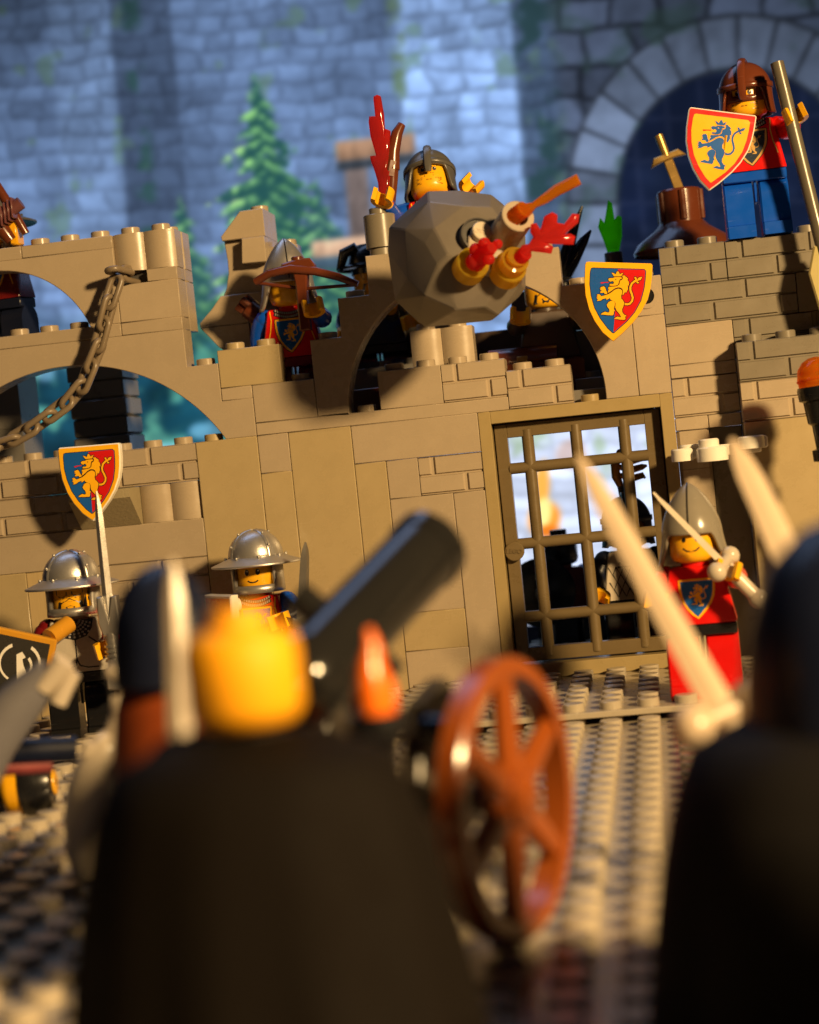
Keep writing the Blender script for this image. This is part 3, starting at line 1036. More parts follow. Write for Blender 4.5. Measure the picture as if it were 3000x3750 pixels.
def fig(label, M_, legs=BLACK, hips=None, torso=RED, arms=None, hands=YEL, headm=YEL, arm_a=(15, 15), twist=(0, 0), head=(0, 0), helm=None, helmm=SILVER, faces='smile', prt=None, leg_a=(0, 0), group=None, legless=False, spread=(0, 0), yawa=(0, 0)):
    """toy figure standing at M_, facing -Y. Index 0 is the arm at -X, 1 the arm at +X."""
    root = thing('toy_knight', label, 'toy figure', M_=M_, group=group)
    hips = hips or legs
    if isinstance(arms, tuple):
        arm_m = arms
    else:
        arm_m = (arms or torso,)*2
    if not legless:
        prof = [(-5.0, 0), (3.9, 0), (3.9, 10.2)]+[(3.9*math.cos(a*PI/8), 10.2+3.9*math.sin(a*PI/8)) for a in range(1, 8)]+[(-3.9, 10.2), (-3.9, 7.4), (-4.0, 7.2), (-4.0, 3.2), (-5.0, 2.9)]
        for s_ in (-1, 1):
            mb = MB().prism([(p[0], p[1]) for p in prof], .8 if s_ > 0 else -7.75, 7.75 if s_ > 0 else -.8, .4, 'yz')
            mb.xf(T(0, 0, 10.2) @ RX(-leg_a[0 if s_ < 0 else 1]) @ T(0, 0, -10.2))
            mb.build('leg', legs, root)
        MB().box(-7.7, 7.7, -3.7, 3.7, 13.4, 15.95, .3).box(-.3, .3, -2.6, 2.6, 8.5, 13.5, .1).build('hips', hips, root)
    # torso: tapered block with eased edges
    zb, zt = 16.0, 28.4
    tv = []
    for z, w, d, c in ((zb, 7.8, 3.9, .35), (zb+.3, 7.8, 3.9, .3), (zt-.6, 5.75, 3.42, .4), (zt-.15, 5.4, 3.2, .5), (zt, 5.0, 2.9, .5)):
        for sx, sy in ((-1, -1), (1, -1), (1, 1), (-1, 1)):
            a = [(sx*w, sy*(d-c), z), (sx*(w-c), sy*d, z)]
            tv += a if (sx, sy) in ((-1, -1), (1, 1)) else a[::-1]
    tfc = []
    for l in range(4):
        for i in range(8):
            j = (i+1) % 8
            tfc.append((l*8+i, l*8+j, (l+1)*8+j, (l+1)*8+i))
    tfc += [tuple(range(8))[::-1], tuple(32+i for i in range(8))]
    to = MB().add(tv, tfc).cyl(0, 0, 28.3, 29.3, 3.1).build('torso', torso, root)
    if prt:
        torso_print(to, prt)
    hb = MB().lathe([(0, 29.2), (3.3, 29.2), (4.5, 29.7), (5.1, 30.9), (5.1, 35.7), (4.75, 36.9), (3.4, 37.7), (2.45, 37.75), (2.45, 39.2), (2.25, 39.45), (0, 39.45)], 32)
    ho = hb.build('head', headm, root, smooth=45)
    HM = T(0, 0, 29.2) @ RZ(head[0]) @ RX(head[1]) @ T(0, 0, -29.2)
    hm = HM.copy(); hm.translation = hm.translation*S
    ho.matrix_local = hm
    if faces:
        face(ho, faces)
    if helm:
        hh = helm(root, helmm)
        hh.matrix_local = hm
    hm_world = []
    for s_, i in ((-1, 0), (1, 1)):
        A = T(s_*6.35, 0, 26.1) @ RZ(s_*yawa[i]) @ RY(-s_*(9+spread[i])) @ RX(-arm_a[i])
        pth = [(0, 0, .6), (s_*.9, 0, -.8), (s_*1.7, -.2, -3.2), (s_*1.9, -1.2, -5.4), (s_*1.6, -3.2, -7.4), (s_*1.4, -4.6, -8.6)]
        mb = MB().tube(pth, [2.2, 2.65, 2.55, 2.35, 2.05, 1.85], 14)
        mb.ball((s_*.3, 0, 0), 2.7, 14)
        mb.xf(A).build('arm', arm_m[i], root, smooth=60)
        fd = Vector((0, -.75, -.66)); g = Vector((0, -.66, .75))
        B = Matrix((Vector((1, 0, 0)), -fd, g)).transposed().to_4x4()
        B.translation = Vector((s_*1.35, -4.6, -8.6))+fd*3.6
        HMx = A @ B @ RY(twist[i])
        hand_mesh().xf(HMx).build('hand', hands, root)
        hm_world.append(M_ @ HMx)
    return root, hm_world

def sword(label, M_, mt, L=26, w=3.4, name='sword', knob=True, curve=0, guard='ball', gr=2.1):
    """grip at the origin, blade along +Z"""
    s = thing(name, label, 'sword', M_=M_)
    mb = MB()
    n = 10
    V = []
    for k in range(n+1):
        t = k/n
        ww = w/2*(1-.35*t) if t < .86 else w/2*.7*(1-(t-.86)/.14*.8)
        dd = .8*(1-.3*t) if t < .9 else .35
        ox = curve*t*t
        z = 5+L*t
        V += [(ox-ww, 0, z), (ox, -dd, z), (ox+ww, 0, z), (ox, dd, z)]
    F = []
    for k in range(n):
        for i in range(4):
            j = (i+1) % 4
            F.append((k*4+i, k*4+j, (k+1)*4+j, (k+1)*4+i))
    F += [(3, 2, 1, 0), tuple(n*4+i for i in range(4))]
    mb.add(V, F).build('blade', mt, s, smooth=25)
    if guard == 'ball':
        g = MB().tube([(-4.4, 0, 4.6), (4.4, 0, 4.6)], 1.25, 12)
        g.ball((-4.4, 0, 4.6), gr).ball((4.4, 0, 4.6), gr).build('crossguard', mt, s)
    elif guard == 'wing':
        MB().prism([(-4.8, 6.2), (-4.2, 3.9), (-1.2, 2.6), (1.2, 2.6), (4.2, 3.9), (4.8, 6.2), (2.2, 5.4), (0, 6.4), (-2.2, 5.4)], -1.2, 1.2, .3).build('crossguard', mt, s)
    elif guard == 'fork':
        MB().prism([(-2.3, 12), (-2.5, 6), (-1.6, 3), (1.6, 3), (2.5, 6), (2.3, 12), (1.2, 12), (0, 6.5), (-1.2, 12)], -1.3, 1.3, .3).build('crossguard', mt, s)
    MB().tube([(0, 0, -4.5), (0, 0, 3.6)], 1.5, 12).build('grip', mt, s)
    if guard == 'fork':
        for k in range(4):
            MB().tube([(0, 0, -3+k*1.1), (0, 0, -2.5+k*1.1)], 1.95, 12).build('grip_ring', mt, s)
        MB().box(-1.9, 1.9, -1.9, 1.9, -9.5, -4.2, .5).build('pommel', mt, s)
    elif knob:
        MB().ball((0, 0, -5.6), 2.15).build('pommel', mt, s)
    return s
# ------------------------------------------------------------------ knights on and in front of the wall
Rt, hw = fig('knight in brown helmet with blue legs standing on the right tower', T(72.6, 3.6, 32*P), legs=BLUE, torso=RED, arm_a=(38, 57), yawa=(0, 11), head=(-10, 2), helm=helm_nasal, helmm=BROWN, faces='grim', prt='lion_dark', leg_a=(0, 2), spread=(4, 6))
def maskfn(ph, t):
    return 5.55, 37.0-4.4*t
mk_ = shell(maskfn, 48, 6, 'face_mask', BROWN, Rt, .35, skip=lambda ph, k: not (ph < R(75) or ph > 2*PI-R(75)) or (k in (2, 3) and (R(10) < ph < R(28) or R(10) < 2*PI-ph < R(28))))
mm_ = T(0, 0, 29.2) @ RZ(-10) @ RX(2) @ T(0, 0, -29.2)
mm_.translation = mm_.translation*S
mk_.matrix_basis = mm_
spear = thing('spear', 'long bronze spear slanting past the tower knight\'s shoulder', 'spear', M_=aim((86.4, -9.6, 95), (79.8, -7.6, 142.1)))
MB().tube([(0, 0, 0), (0, 0, 47.4)], 1.6, 18).build('shaft', SPEARM, spear)
MB().prism([(-2.0, 3), (-4.6, -3), (-4.2, -12), (0, -19), (4.2, -12), (4.6, -3), (2.0, 3)], -.9, .9, .4).build('blade', plastic('spear_blade', (0.45, 0.38, 0.16), .3), spear)

fig('dark-helmeted knight peering over the top of the grey boulder', T(-7.2, 12, 93.6), legs=BLUE, torso=RED, arms=BLUE, arm_a=(70, 72), yawa=(16, 16), twist=(0, 40), head=(4, -24), helm=helm_nasal, helmm=plastic('dark_pewter', (0.085, 0.08, 0.07), .28), faces='grim', prt='lion', spread=(-2, -14))
bw = thing('bow', 'brown bow handle in the raised hand behind the boulder', 'bow', M_=T(0, 0, 0))
MB().tube([(-17.0, 5, 121.5), (-16.0, 5, 127), (-15.6, 5.2, 130)], [1.3, 1.5, 1.6], 12).build('grip', BROWN, bw)
MB().tube([(-15.6, 5.2, 130), (-15.0, 5.5, 134.5), (-13.6, 6, 139), (-12.2, 6.5, 141.2)], [1.9, 1.7, 1.45, 1.0], 12).build('limb', BROWN, bw)
MB().tube([(-16.6, 5.1, 128.5), (-15.5, 5.1, 132.2)], [2.1, 1.9], 8).build('sleeve', BROWN, bw)

fig('crossbowman in pointed silver helmet behind the parapet', T(-46.0, 10, 22*P) @ RZ(3), legs=DKRED, torso=RED, arms=BLUE, arm_a=(-24, 60), head=(12, 5), helm=helm_ogive, helmm=SILVER, faces=None, prt='lion')
cb = thing('crossbow', 'brown crossbow held upright by the crossbowman', 'crossbow', M_=T(-40.6, -.5, 95))
MB().tube([(14.2, 0, 7.0), (9.5, -.4, 9.4), (4, -1.2, 11.4), (-2, -1.6, 12.6), (-7.5, -1, 12.2), (-11.6, .2, 10.6)], [.8, 1.0, 1.1, 1.15, 1.05, .95], 12).build('bow_limb', BROWN, cb)
MB().tube([(-11.4, .4, 10.4), (0.2, 1.4, 7.6), (13.8, .4, 7.0)], .45, 8).build('bow_string', BROWN, cb)
MB().prism([(-4.6, 12.6), (-4.2, 14.2), (0, 15), (3, 14.8), (4, 13.2), (4.2, 11.6), (2, 10.8), (1.3, 6), (1.4, -3), (-1.4, -3), (-1.3, 8), (-1.6, 11.2)], -1.5, 1.6, .4).build('stock', BROWN, cb)
MB().cyl(-.4, 0, 14.4, 15.6, 1.5, 12).build('stud', BROWN, cb)
qv = thing('quiver', 'dark brown arrow quiver on the crossbowman\'s back', 'quiver', M_=aim((-49, 13.5, 92), (-61, 13.5, 104)))
MB().tube([(0, 0, 0), (0, 0, 12)], [2.4, 2.8], 12).build('tube', BROWN, qv)
for k in range(4):
    a = k*PI/2+.4
    MB().tube([(1.3*math.cos(a), 1.3*math.sin(a), 11), (1.7*math.cos(a), 1.7*math.sin(a), 14.6)], 1.15, 8).build('arrow', BROWN, qv)

fig('bearded soldier in riveted silver wide-brim helmet holding a long sword', T(-95.4, -38, 0) @ RZ(8), legs=BLACK, torso=plastic('light_grey', (0.42, 0.38, 0.31), .25), arms=(DKRED, RED), arm_a=(14, 34), head=(0, 0), helm=helm_kettle, faces='bandit', prt='breastplate')
sword('long silver sword raised point-up in front of the hung shield', aim((-83.6, -49.5, 21.5), (-83.2, -50.5, 57)), SILVER, L=31, w=2.6, guard='fork')
px = thing('phoenix_shield', 'dark shield with golden rim and white bird emblem, at the soldier\'s side', 'shield', M_=T(-108.5, -53, 19) @ RY(14) @ RZ(12))
MB().prism([(-11, 10.5), (11, 8.6), (10.6, 2), (6.5, -6), (0, -12), (-7, -6), (-11, 2)], -1, 1, .4).build('plate', plastic('shield_gold', (0.55, 0.26, 0.02), .25), px)
fpx = flat(1, 0, 0, -1.0)
decal([[(-9.8, 9), (9.6, 7.4), (9.3, 2), (5.8, -5), (0, -10.2), (-6, -5), (-9.8, 2)]], 'field', ink('shield_field', (0.03, 0.028, 0.024)), px, fpx, .05)
cr1 = [(7.5*math.cos(a), 1.0+6.6*math.sin(a)) for a in [R(-60+i*11) for i in range(12)]]+[(6.7*math.cos(a), .8+5.7*math.sin(a)) for a in [R(60-i*11) for i in range(12)]]
cr2 = [(-x+.5, z) for x, z in cr1]
cr3 = [(.2, -6), (-1.2, 3.5), (.6, 4.6), (2.0, 3.0), (1.0, 2.2), (1.6, .4), (3.0, -2.0)]
cr4 = [(4.9*math.cos(a)-.2, .2+4.3*math.sin(a)) for a in [R(-55+i*9) for i in range(12)]]+[(4.1*math.cos(a)-.2, .1+3.3*math.sin(a)) for a in [R(44-i*9) for i in range(12)]]
em_ = lambda q: [(x*.66+3.2, z*.72+1.6) for x, z in q]
decal([em_(c_) for c_ in (cr1, cr2, cr3, cr4)], 'bird_emblem', I_WHITE, px, fpx, .08)
MB().tube([(9.0, 1.5, 8.5), (12.5, 6.5, 11.5)], 2.1, 12).build('grip', plastic('shield_gold', (0.55, 0.26, 0.02), .25), px)

fig('smiling soldier in riveted silver wide-brim helmet by the smooth wall', T(-55.4, -18, 0) @ RZ(-6), legs=RED, torso=RED, arms=BLUE, arm_a=(42, 40), head=(4, 0), helm=helm_kettle, faces='smile', prt='lion', spread=(0, 4))
sword('dark grey sword held upright beside the smiling soldier', aim((-44.0, -29, 17.5), (-40.6, -31, 38.5), 60), STEEL, L=18.5, w=4.4, guard='wing')
hs = thing('heraldic_shield', 'pale shield with red border seen nearly edge-on at the smiling soldier\'s side', 'shield', M_=T(-63.0, -26.5, 21.5) @ RZ(-52))
MB().prism([(-7.6, 8.4), (7.6, 8.4), (7.2, 2), (4.6, -4.2), (0, -9), (-4.6, -4.2), (-7.2, 2)], -1, 1, .3).build('plate', WHITE, hs)
decal([[(-6.8, 7.6), (6.8, 7.6), (6.4, 1.8), (4, -3.6), (0, -7.8), (-4, -3.6), (-6.4, 1.8)]], 'border', I_RED, hs, flat(1, 0, 0, -1.0), .05)
MB().tube([(0, 1, 5.5), (0, 4.5, 5.5)], 1.6, 12).build('handle', WHITE, hs)

fig('red guard in plain grey helmet standing beside the gate', T(48.8, -53, 0) @ RZ(-3), legs=RED, hips=BLACK, torso=RED, arm_a=(40, 62), head=(-4, 0), helm=helm_ogive, helmm=HELMG, faces='classic', prt='lion_plain', spread=(4, 10), twist=(0, 35))
sword('short cream sword crossing the face of the red guard', aim((57.4, -64.5, 25.4), (40.0, -64.5, 47), 62), CREAM, L=20.5, w=3.0)

fig('archer in wide-brim helmet on the left tower ledge, cut by the picture edge', T(-123.5, 15, 94) @ RZ(-14), legs=NAVY, torso=DKRED, arms=DKRED, arm_a=(70, 84), helm=helm_kettle, helmm=STEEL, faces='grim', prt='lion', group=None)
cb2 = thing('crossbow', 'reddish brown crossbow aimed from the top of the left tower', 'crossbow', M_=T(0, 0, 0))
MB().tube([(-121, -1, 143), (-116.5, -1, 138), (-113, -1, 131), (-110.2, 0, 124.5)], [1.0, 1.2, 1.3, 1.0], 12).build('bow_limb', BROWN, cb2)
MB().tube([(-122, -1, 137), (-118.5, -1.5, 131), (-115.5, -1.5, 125.5), (-114, -1, 123)], [2.2, 2.2, 2.0, 1.6], 12).build('stock', BROWN, cb2)
MB().tube([(-117, -3.5, 127.8), (-109.6, -3.0, 132)], [1.7, 1.7], 12).build('bolt', plastic('dull_plum', (0.13, 0.045, 0.045), .3), cb2)
for k in range(5):
    x, z = -115.6+k*1.0, 128.4+k*.6
    MB().box(x-.28, x+.28, -5.2, -1.2, z-2.6, z+2.6, .15).build('rib', plastic('dull_plum', (0.13, 0.045, 0.045), .3), cb2)
MB().box(-114.4, -112.2, -1, 4, 122, 128.5, .4).build('hand_grip', YEL, cb2)

# figures beyond the gate
fig('figure with scale-printed torso and gold crest standing beyond the gate', T(33.4, 24, 0) @ RZ(4), legs=BLACK, torso=CREAM, arms=NAVY, arm_a=(10, 14), helm=helm_nasal, helmm=DKGREY, faces='grim', prt='scales')
cr = thing('gold_crest', 'swirling gold crest rising above the helmet beyond the gate', 'crest', M_=T(33.4, 27, 0))
gold = plastic('crest_gold', (0.50, 0.20, 0.015), .2, metal=.4)
MB().tube([(0, 0, 41.5), (-.5, 0, 45)], [1.3, 1.1], 10).build('socket', DKGREY, cr)
MB().tube([(-.5, 0, 44.5), (-1.6, 0, 47.5), (-1.5, 0, 51), (.2, 0, 53.6), (2.6, 0, 54.6)], [.9, 1.2, 1.3, 1.2, .7], 10).build('plume', gold, cr)
for k, (x, z) in enumerate(((3.2, 50.8), (4.2, 48.6), (3.2, 46.4))):
    MB().tube([(-.6, 0, z+1.4), (2.2, -.3, z+.2), (5.4, -.3, z+.8), (7.4-k*.8, 0, z+2.0-k)], [.7, 1.0, .8, .3], 8).build('curl', gold, cr)
fig('dark figure in red and blue sitting far behind the gate bars', T(12.5, 76, -6.4) @ RZ(24), legs=BLACK, torso=DKRED, arms=BLUE, arm_a=(30, 30), faces=None, headm=BLACK, leg_a=(86, 86))
rs = thing('round_shield', 'black round shield behind the gate bars', 'shield', M_=T(7.5, 55, 17) @ RZ(10))
MB().lathe([(0, -2.2), (3, -2.0), (8.6, -.6), (9.6, 0), (9.6, .8), (0, .6)], 32, axis='y').build('disc', BLACK, rs)
MB().lathe([(0, -3.4), (1.8, -3.0), (2.2, -1.8)], 20, axis='y').build('boss', STEEL, rs)
bb = thing('stone_ledge', 'low dark blue and grey brick ledge behind the gate', 'ledge', (0, 0, 0))
MB().box(-2, 26, 80, 96, .1, 5.5, .2).build('brick', plastic('dark_blue', (.01, .02, .08), .3), bb)
MB().box(4, 18, 96.2, 104, .1, 12, .2).build('brick', GREYB, bb)
MB().box(24, 46, 70, 78, .1, 9.4, .2).build('brick', GREYB, bb)

# masked figures in the room over the gate
fig('masked figure with black hat between the boulder and the crossbow', T(-29.5, 46, 73.5) @ RZ(12), legs=BLACK, torso=BLACK, arm_a=(20, 30), faces='bandit', helm=None)
hat = thing('black_hat', 'black pointed hat and mask on the figure left of the boulder', 'hat', M_=T(-29.5, 46, 73.5) @ RZ(12))
MB().lathe([(9.2, 36.9), (9.4, 37.4), (6.2, 38.4), (5.4, 41.5), (3.2, 43.5), (0, 43.8)], 28).build('crown', BLACK, hat)
MB().tube([(-8.6, -1, 37), (-7, -2, 41.5), (-3.5, -3, 43)], [1.0, 1.6, 1.2], 10).build('upturn', BLACK, hat)
MB().lathe([(5.4, 35.4), (5.5, 36.9)], 28).build('mask', BLACK, hat)
fig('yellow-handed figure half hidden below the boulder', T(-15.5, 50, 22*P) @ RZ(-10), legs=BLACK, torso=STEEL, arm_a=(70, 80), faces=None, helm=helm_nasal, helmm=DKGREY)
fig('masked yellow-faced figure crouching under the right half of the arch', T(17.6, 31, 64) @ RZ(8), legs=BROWN, torso=DUSK, arm_a=(60, 60), faces='bandit', leg_a=(88, 88))
hat2 = thing('black_hat', 'black flat hat on the crouching figure under the arch', 'hat', M_=T(17.6, 31, 64) @ RZ(8))
MB().lathe([(5.6, 35.6), (7.8, 35.8), (8.0, 36.3), (5.7, 37), (5.0, 39.6), (0, 40.2)], 28).build('crown', BLACK, hat2)
ch = thing('treasure_chest', 'dark brown chest in the shade under the right half of the arch', 'chest', (11, 26, 22*P))
MB().box(-9, 9, -5, 5, 0, 9, .3).build('box', BROWN, ch)
MB().prism([(-5, 9.1), (5, 9.1), (4.2, 11.5), (2, 13), (-2, 13), (-4.2, 11.5)], -9, 9, .2, 'yz').build('lid', BROWN, ch)
MB().box(-1.4, 1.4, -5.6, -5.05, 7, 10.5, .1).build('lock', GOLD, ch)

# ------------------------------------------------------------------ things on top of and behind the wall
rp = thing('round_pedestal', 'brown drum on a wide brim base beside the tower knight', 'pedestal', (55.5, 52, 103.5))
MB().lathe([(13.5, 2), (13.8, 3), (12.5, 5.2), (7.5, 8.6), (6.2, 10)], 32).build('brim', BROWN, rp)
MB().lathe([(6.0, 9.5), (6.0, 18.5), (5.6, 19), (0, 19)], 32).build('drum', BROWN, rp)
for k in range(6):
    a = k*PI/3-PI/2+.1
    MB().tube([(6.0*math.cos(a), 6.0*math.sin(a), 10.5), (6.0*math.cos(a), 6.0*math.sin(a), 18.3)], .9, 8).build('rib', BROWN, rp)
MB().box(-6, 6, -6, 6, -103.4, 2.1, .2).build('column', GREYB, rp)
sg = thing('sword', 'small golden sword stuck hilt-up in the brown drum', 'sword', M_=aim((56.4, 50, 119.5), (51.4, 50, 138)))
MB().box(-1.3, 1.3, -.6, .6, -3, 11.5, .3).build('blade', GOLD, sg)
MB().prism([(-5, 11), (-3.5, 13.2), (3.5, 13.2), (5, 11), (2, 11.4), (-2, 11.4)], -1, 1, .3).build('crossguard', GOLD, sg)
MB().tube([(0, 0, 12.5), (0, 0, 18.6)], [1.1, 1.2], 10).build('grip', GOLD, sg)
gf = thing('green_flame', 'bright green flame piece on a dark post behind the shield', 'flame', (36.4, 52, 70))
MB().prism([(-1.6, 38), (-2.2, 41), (-3.4, 45), (-2.6, 47.5), (-1.6, 46), (-.8, 49), (0, 52), (1.0, 51), (1.2, 46.5), (2.2, 47.6), (3.2, 47), (2.8, 42), (1.6, 38)], -1.2, 1.2, .4).build('flame', CGREEN, gf)
MB().cyl(0, 0, .5, 37.8, 2.5, 16).build('post', DKGREY, gf)
hn = thing('black_horns', 'pair of curved black horns rising behind the red flame', 'horns', (25, 44, 70))
MB().tube([(-2.8, 0, 30), (-1.8, 0, 36), (1.5, 0, 44), (4.5, 0, 50.2)], [2.3, 2.1, 1.3, .35], 10).build('horn', BLACK, hn)
MB().tube([(-2.6, 0, 32), (.4, 0, 36), (4, 0, 41), (6.2, 0, 43.6)], [2.3, 2.0, 1.3, .3], 10).build('horn', BLACK, hn)
MB().cyl(-2.6, 0, .5, 31, 2.4, 14).build('neck', BLACK, hn)

# ------------------------------------------------------------------ boulder with its flames
SIL = [(-17.3, 115.2), (-6.7, 122.9), (1.0, 122.2), (8.9, 120.2), (11.7, 117.4), (16.3, 109.4), (15.0, 96.4), (13.4, 94.6), (5.8, 89.4), (1.5, 89.4), (-10.7, 89.6), (-12.5, 91.1), (-17.7, 97.1), (-18.2, 109.4)]
FRP = [(-5.7, -9, 119.1), (-4.5, -14.5, 111.8), (-7.2, -13.6, 108.8), (-4.4, -16.2, 103.0), (-12.9, -8.6, 101.3), (-12.4, -8.0, 113.2), (-8.7, -12.6, 96.3), (-1.2, -14, 91.9), (5.7, -13.4, 91.9), (8.1, -7, 90), (14.5, -7.4, 97.2), (10.3, -15.6, 98.0), (-1.6, -17.2, 105.1), (12.5, -14, 110.2), (3.0, -12.4, 116.6), (9.4, -10.6, 115.8)]
bo = thing('boulder', 'large grey faceted boulder lodged in the middle of the arch', 'boulder', (-1, 2, 89.6))
bm = bmesh.new()
pts = [(x, 0, z) for x, z in SIL]+FRP
rng = random.Random(5)
pts += [(x*.8, 9+rng.uniform(-1, 1), 105+(z-105)*.8) for x, z in SIL]+[(x*.4, 15, 105+(z-105)*.45) for x, z in SIL[::2]]
for p in pts:
    bm.verts.new((p[0]+1, p[1]-2, p[2]-89.6))
res = bmesh.ops.convex_hull(bm, input=bm.verts)
bmesh.ops.delete(bm, geom=[e for e in res['geom_interior'] if isinstance(e, bmesh.types.BMVert)], context='VERTS')
bmesh.ops.dissolve_limit(bm, angle_limit=R(7), verts=bm.verts, edges=bm.edges)
bmesh.ops.bevel(bm, geom=list(bm.edges), offset=.28, segments=1, affect='EDGES')
bm.verts.index_update()
mb = MB(); mb.v = [tuple(v.co) for v in bm.verts]; mb.f = [tuple(v.index for v in f.verts) for f in bm.faces]
bm.free()
mb.build('rock', ROCK, bo, smooth=12)
AX = Vector((.42, -.85, .32)).normalized()
def on_axis(mbx, p, name, mt, parent, base):
    M_ = aim(p, Vector(p)+AX*5)
    mbx.xf(T(-base[0], -base[1], -base[2]) @ M_)
    return mbx.build(name, mt, parent)
bb_ = (-1, 2, 89.6)
ROUGHROCK = plastic('boulder_rough', (0.36, 0.30, 0.22), .5, bump=.6, grain=1500)
on_axis(MB().lathe([(0, -4), (4.6, -4), (4.6, .9), (4.2, 1.0), (4.1, .3), (0, .3)], 28), (6.0, -15.0, 108.6), 'socket', DKGREY, bo, bb_)
on_axis(MB().stud(0, 0, 1.4, 22, 2.45), (6.0, -15.0, 108.6), 'stud', CREAM, bo, bb_)
lt = letters('LEGO', 1.75, CREAM, bo, (0, 0, 0))
ty = (Vector((0, 0, 1))-AX*AX.z).normalized()
lm_ = Matrix((ty.cross(AX), ty, AX)).transposed().to_4x4() @ RZ(172)
lm_.translation = Vector((6.0, -15.0, 108.6))+AX*3.12
lm_ = T(1, -2, -89.6) @ lm_
lm_.translation = lm_.translation*S
lt.matrix_local = lm_
on_axis(MB().cyl(0, 0, -3, .8, 6.2, 9, .3), (8.6, -15.6, 105.2), 'rough_patch', ROUGHROCK, bo, bb_)
cyb = thing('round_barrel', 'grey round brick pointing out of the boulder', 'round brick', (12.3, -14, 108.4))
on_axis(MB().lathe([(0, -2), (4, -2), (4, 9.4), (3.8, 9.6), (2.5, 9.6), (2.4, 6), (0, 6)], 32), (12.3, -14, 108.4), 'tube', plastic('warm_grey', (0.36, 0.30, 0.22), .28), cyb, (12.3, -14, 108.4))
FL3 = [(15.8, 111.8), (16.7, 110.6), (18.8, 110.7), (20.7, 112.7), (23.3, 113.4), (26.4, 114.9), (31.7, 116.8), (30.9, 119.1), (25.5, 117.2), (20.0, 113.8), (17.1, 113.8)]
of = thing('orange_flame', 'clear orange flame jutting from the grey round brick', 'flame', (16, -24, 112))
MB().prism([(x-16, z-112) for x, z in FL3], -1.5, 1.0, .6).build('flame', CORANGE, of)
MB().tube([(-.8, 2, -.8), (2.0, -.8, .6)], [2.1, 1.9], 14).build('base', CORANGE, of)
for k, p in enumerate(((3.4, -18.0, 101.2), (12.0, -16.5, 99.4))):
    yc = thing('yellow_stud', ['clear yellow round plate on the boulder\'s near face', 'clear yellow stacked round plates under the grey round brick'][k], 'round plate', p)
    on_axis(MB().lathe([(0, -1.5), (4, -1.5), (4, 2.6), (3.8, 2.8), (2.4, 2.8), (2.4, 4.4), (0, 4.4)], 28), p, 'plate', CYEL, yc, p)
    if k == 1:
        q_ = Vector(p)+AX*3.4
        on_axis(MB().lathe([(0, 0), (3.3, 0), (3.3, 3.0), (2.4, 3.2), (2.4, 4.6), (0, 4.6)], 28), q_, 'plate', CYEL, yc, p)
rf1 = thing('red_flame', 'short clear red flame pointing at the viewer from the boulder', 'flame', (5.6, -22, 102.4))
mb = MB().tube([(-.6, 2, -.9), (1.6, -2.2, .8), (4.4, -6.0, 1.8)], [2.0, 2.3, 1.3], 12)
mb.ball((2.4, -3, 3.2), 1.5, 12).ball((.2, -2, 2.2), 1.6, 12).ball((5.6, -4.5, 2.6), 1.2, 12).ball((3.2, -4.5, -.6), 1.4, 12).ball((-.4, -1, -.4), 2.2, 12)
mb.build('flame', CRED, rf1, smooth=60)
FL2 = [(15.3, 102.6), (16.2, 101.2), (18.1, 101.8), (18.7, 102.8), (21.2, 102.2), (23.2, 101.7), (23.8, 103.2), (22.4, 104.1), (28.5, 103.2), (29.1, 104.9), (28.0, 105.7), (26.4, 105.5), (27.8, 106.6), (30.1, 108.1), (30.5, 109.8), (29.0, 110.2), (26.9, 108.0), (25.2, 108.5), (25.5, 110.3), (24.4, 111.1), (22.5, 110.3), (21.3, 107.4), (20.5, 109.0), (19.2, 108.9), (18.9, 107.1), (19.5, 105.8), (18.3, 104.4), (16.7, 104.3)]
rf2 = thing('red_flame', 'branched clear red flame reaching out from the boulder', 'flame', (16, -24, 102))
MB().prism([(x-16, z-102) for x, z in FL2], -1.3, 1.0, .55).build('flame', CRED, rf2, smooth=60)
MB().tube([(-2.2, 3.4, -1.6), (1.4, -.4, .4)], [2.0, 1.6], 14).build('base', CRED, rf2)
FL1 = [(-20.5, 120.9), (-15.5, 120.3), (-15.5, 121.4), (-17.0, 122.1), (-16.9, 125.0), (-15.7, 129.6), (-16.6, 130.1), (-15.9, 133.7), (-15.0, 139.5), (-16.2, 140.1), (-16.5, 138.5), (-16.2, 143.6), (-16.5, 148.3), (-17.3, 148.7), (-18.2, 148.4), (-18.3, 147.4), (-18.3, 143.5), (-19.8, 143.6), (-20.1, 142.3), (-20.0, 138.7), (-19.1, 133.8), (-20.6, 133.8), (-20.6, 132.9), (-19.8, 129.8), (-19.3, 127.0), (-19.3, 122.4), (-20.4, 121.8)]
rf3 = thing('red_flame', 'tall clear red flame standing on the round column left of the boulder', 'flame', (-18, 4, 120.6))
MB().prism([(x+18, z-120.6) for x, z in FL1], -1.0, 1.0, .45).build('flame', CRED, rf3, smooth=60)
MB().cyl(0, 0, .2, 1.2, 2.5, 16).build('base', CRED, rf3)

# the boulder and what sticks out of it stand clear of the wall, 8 percent smaller than drawn above
for o_ in (bo, cyb, of, rf1, rf2)+tuple(o for o in col.objects if o.name.startswith('yellow_stud')):
    o_.location = CAM*S+(o_.location-CAM*S)*.918
    o_.scale = (.918,)*3
MB().tube([(1, -1, 15), (1, 52, 12)], 3.0, 14).build('support_bar', DKGREY, bo)

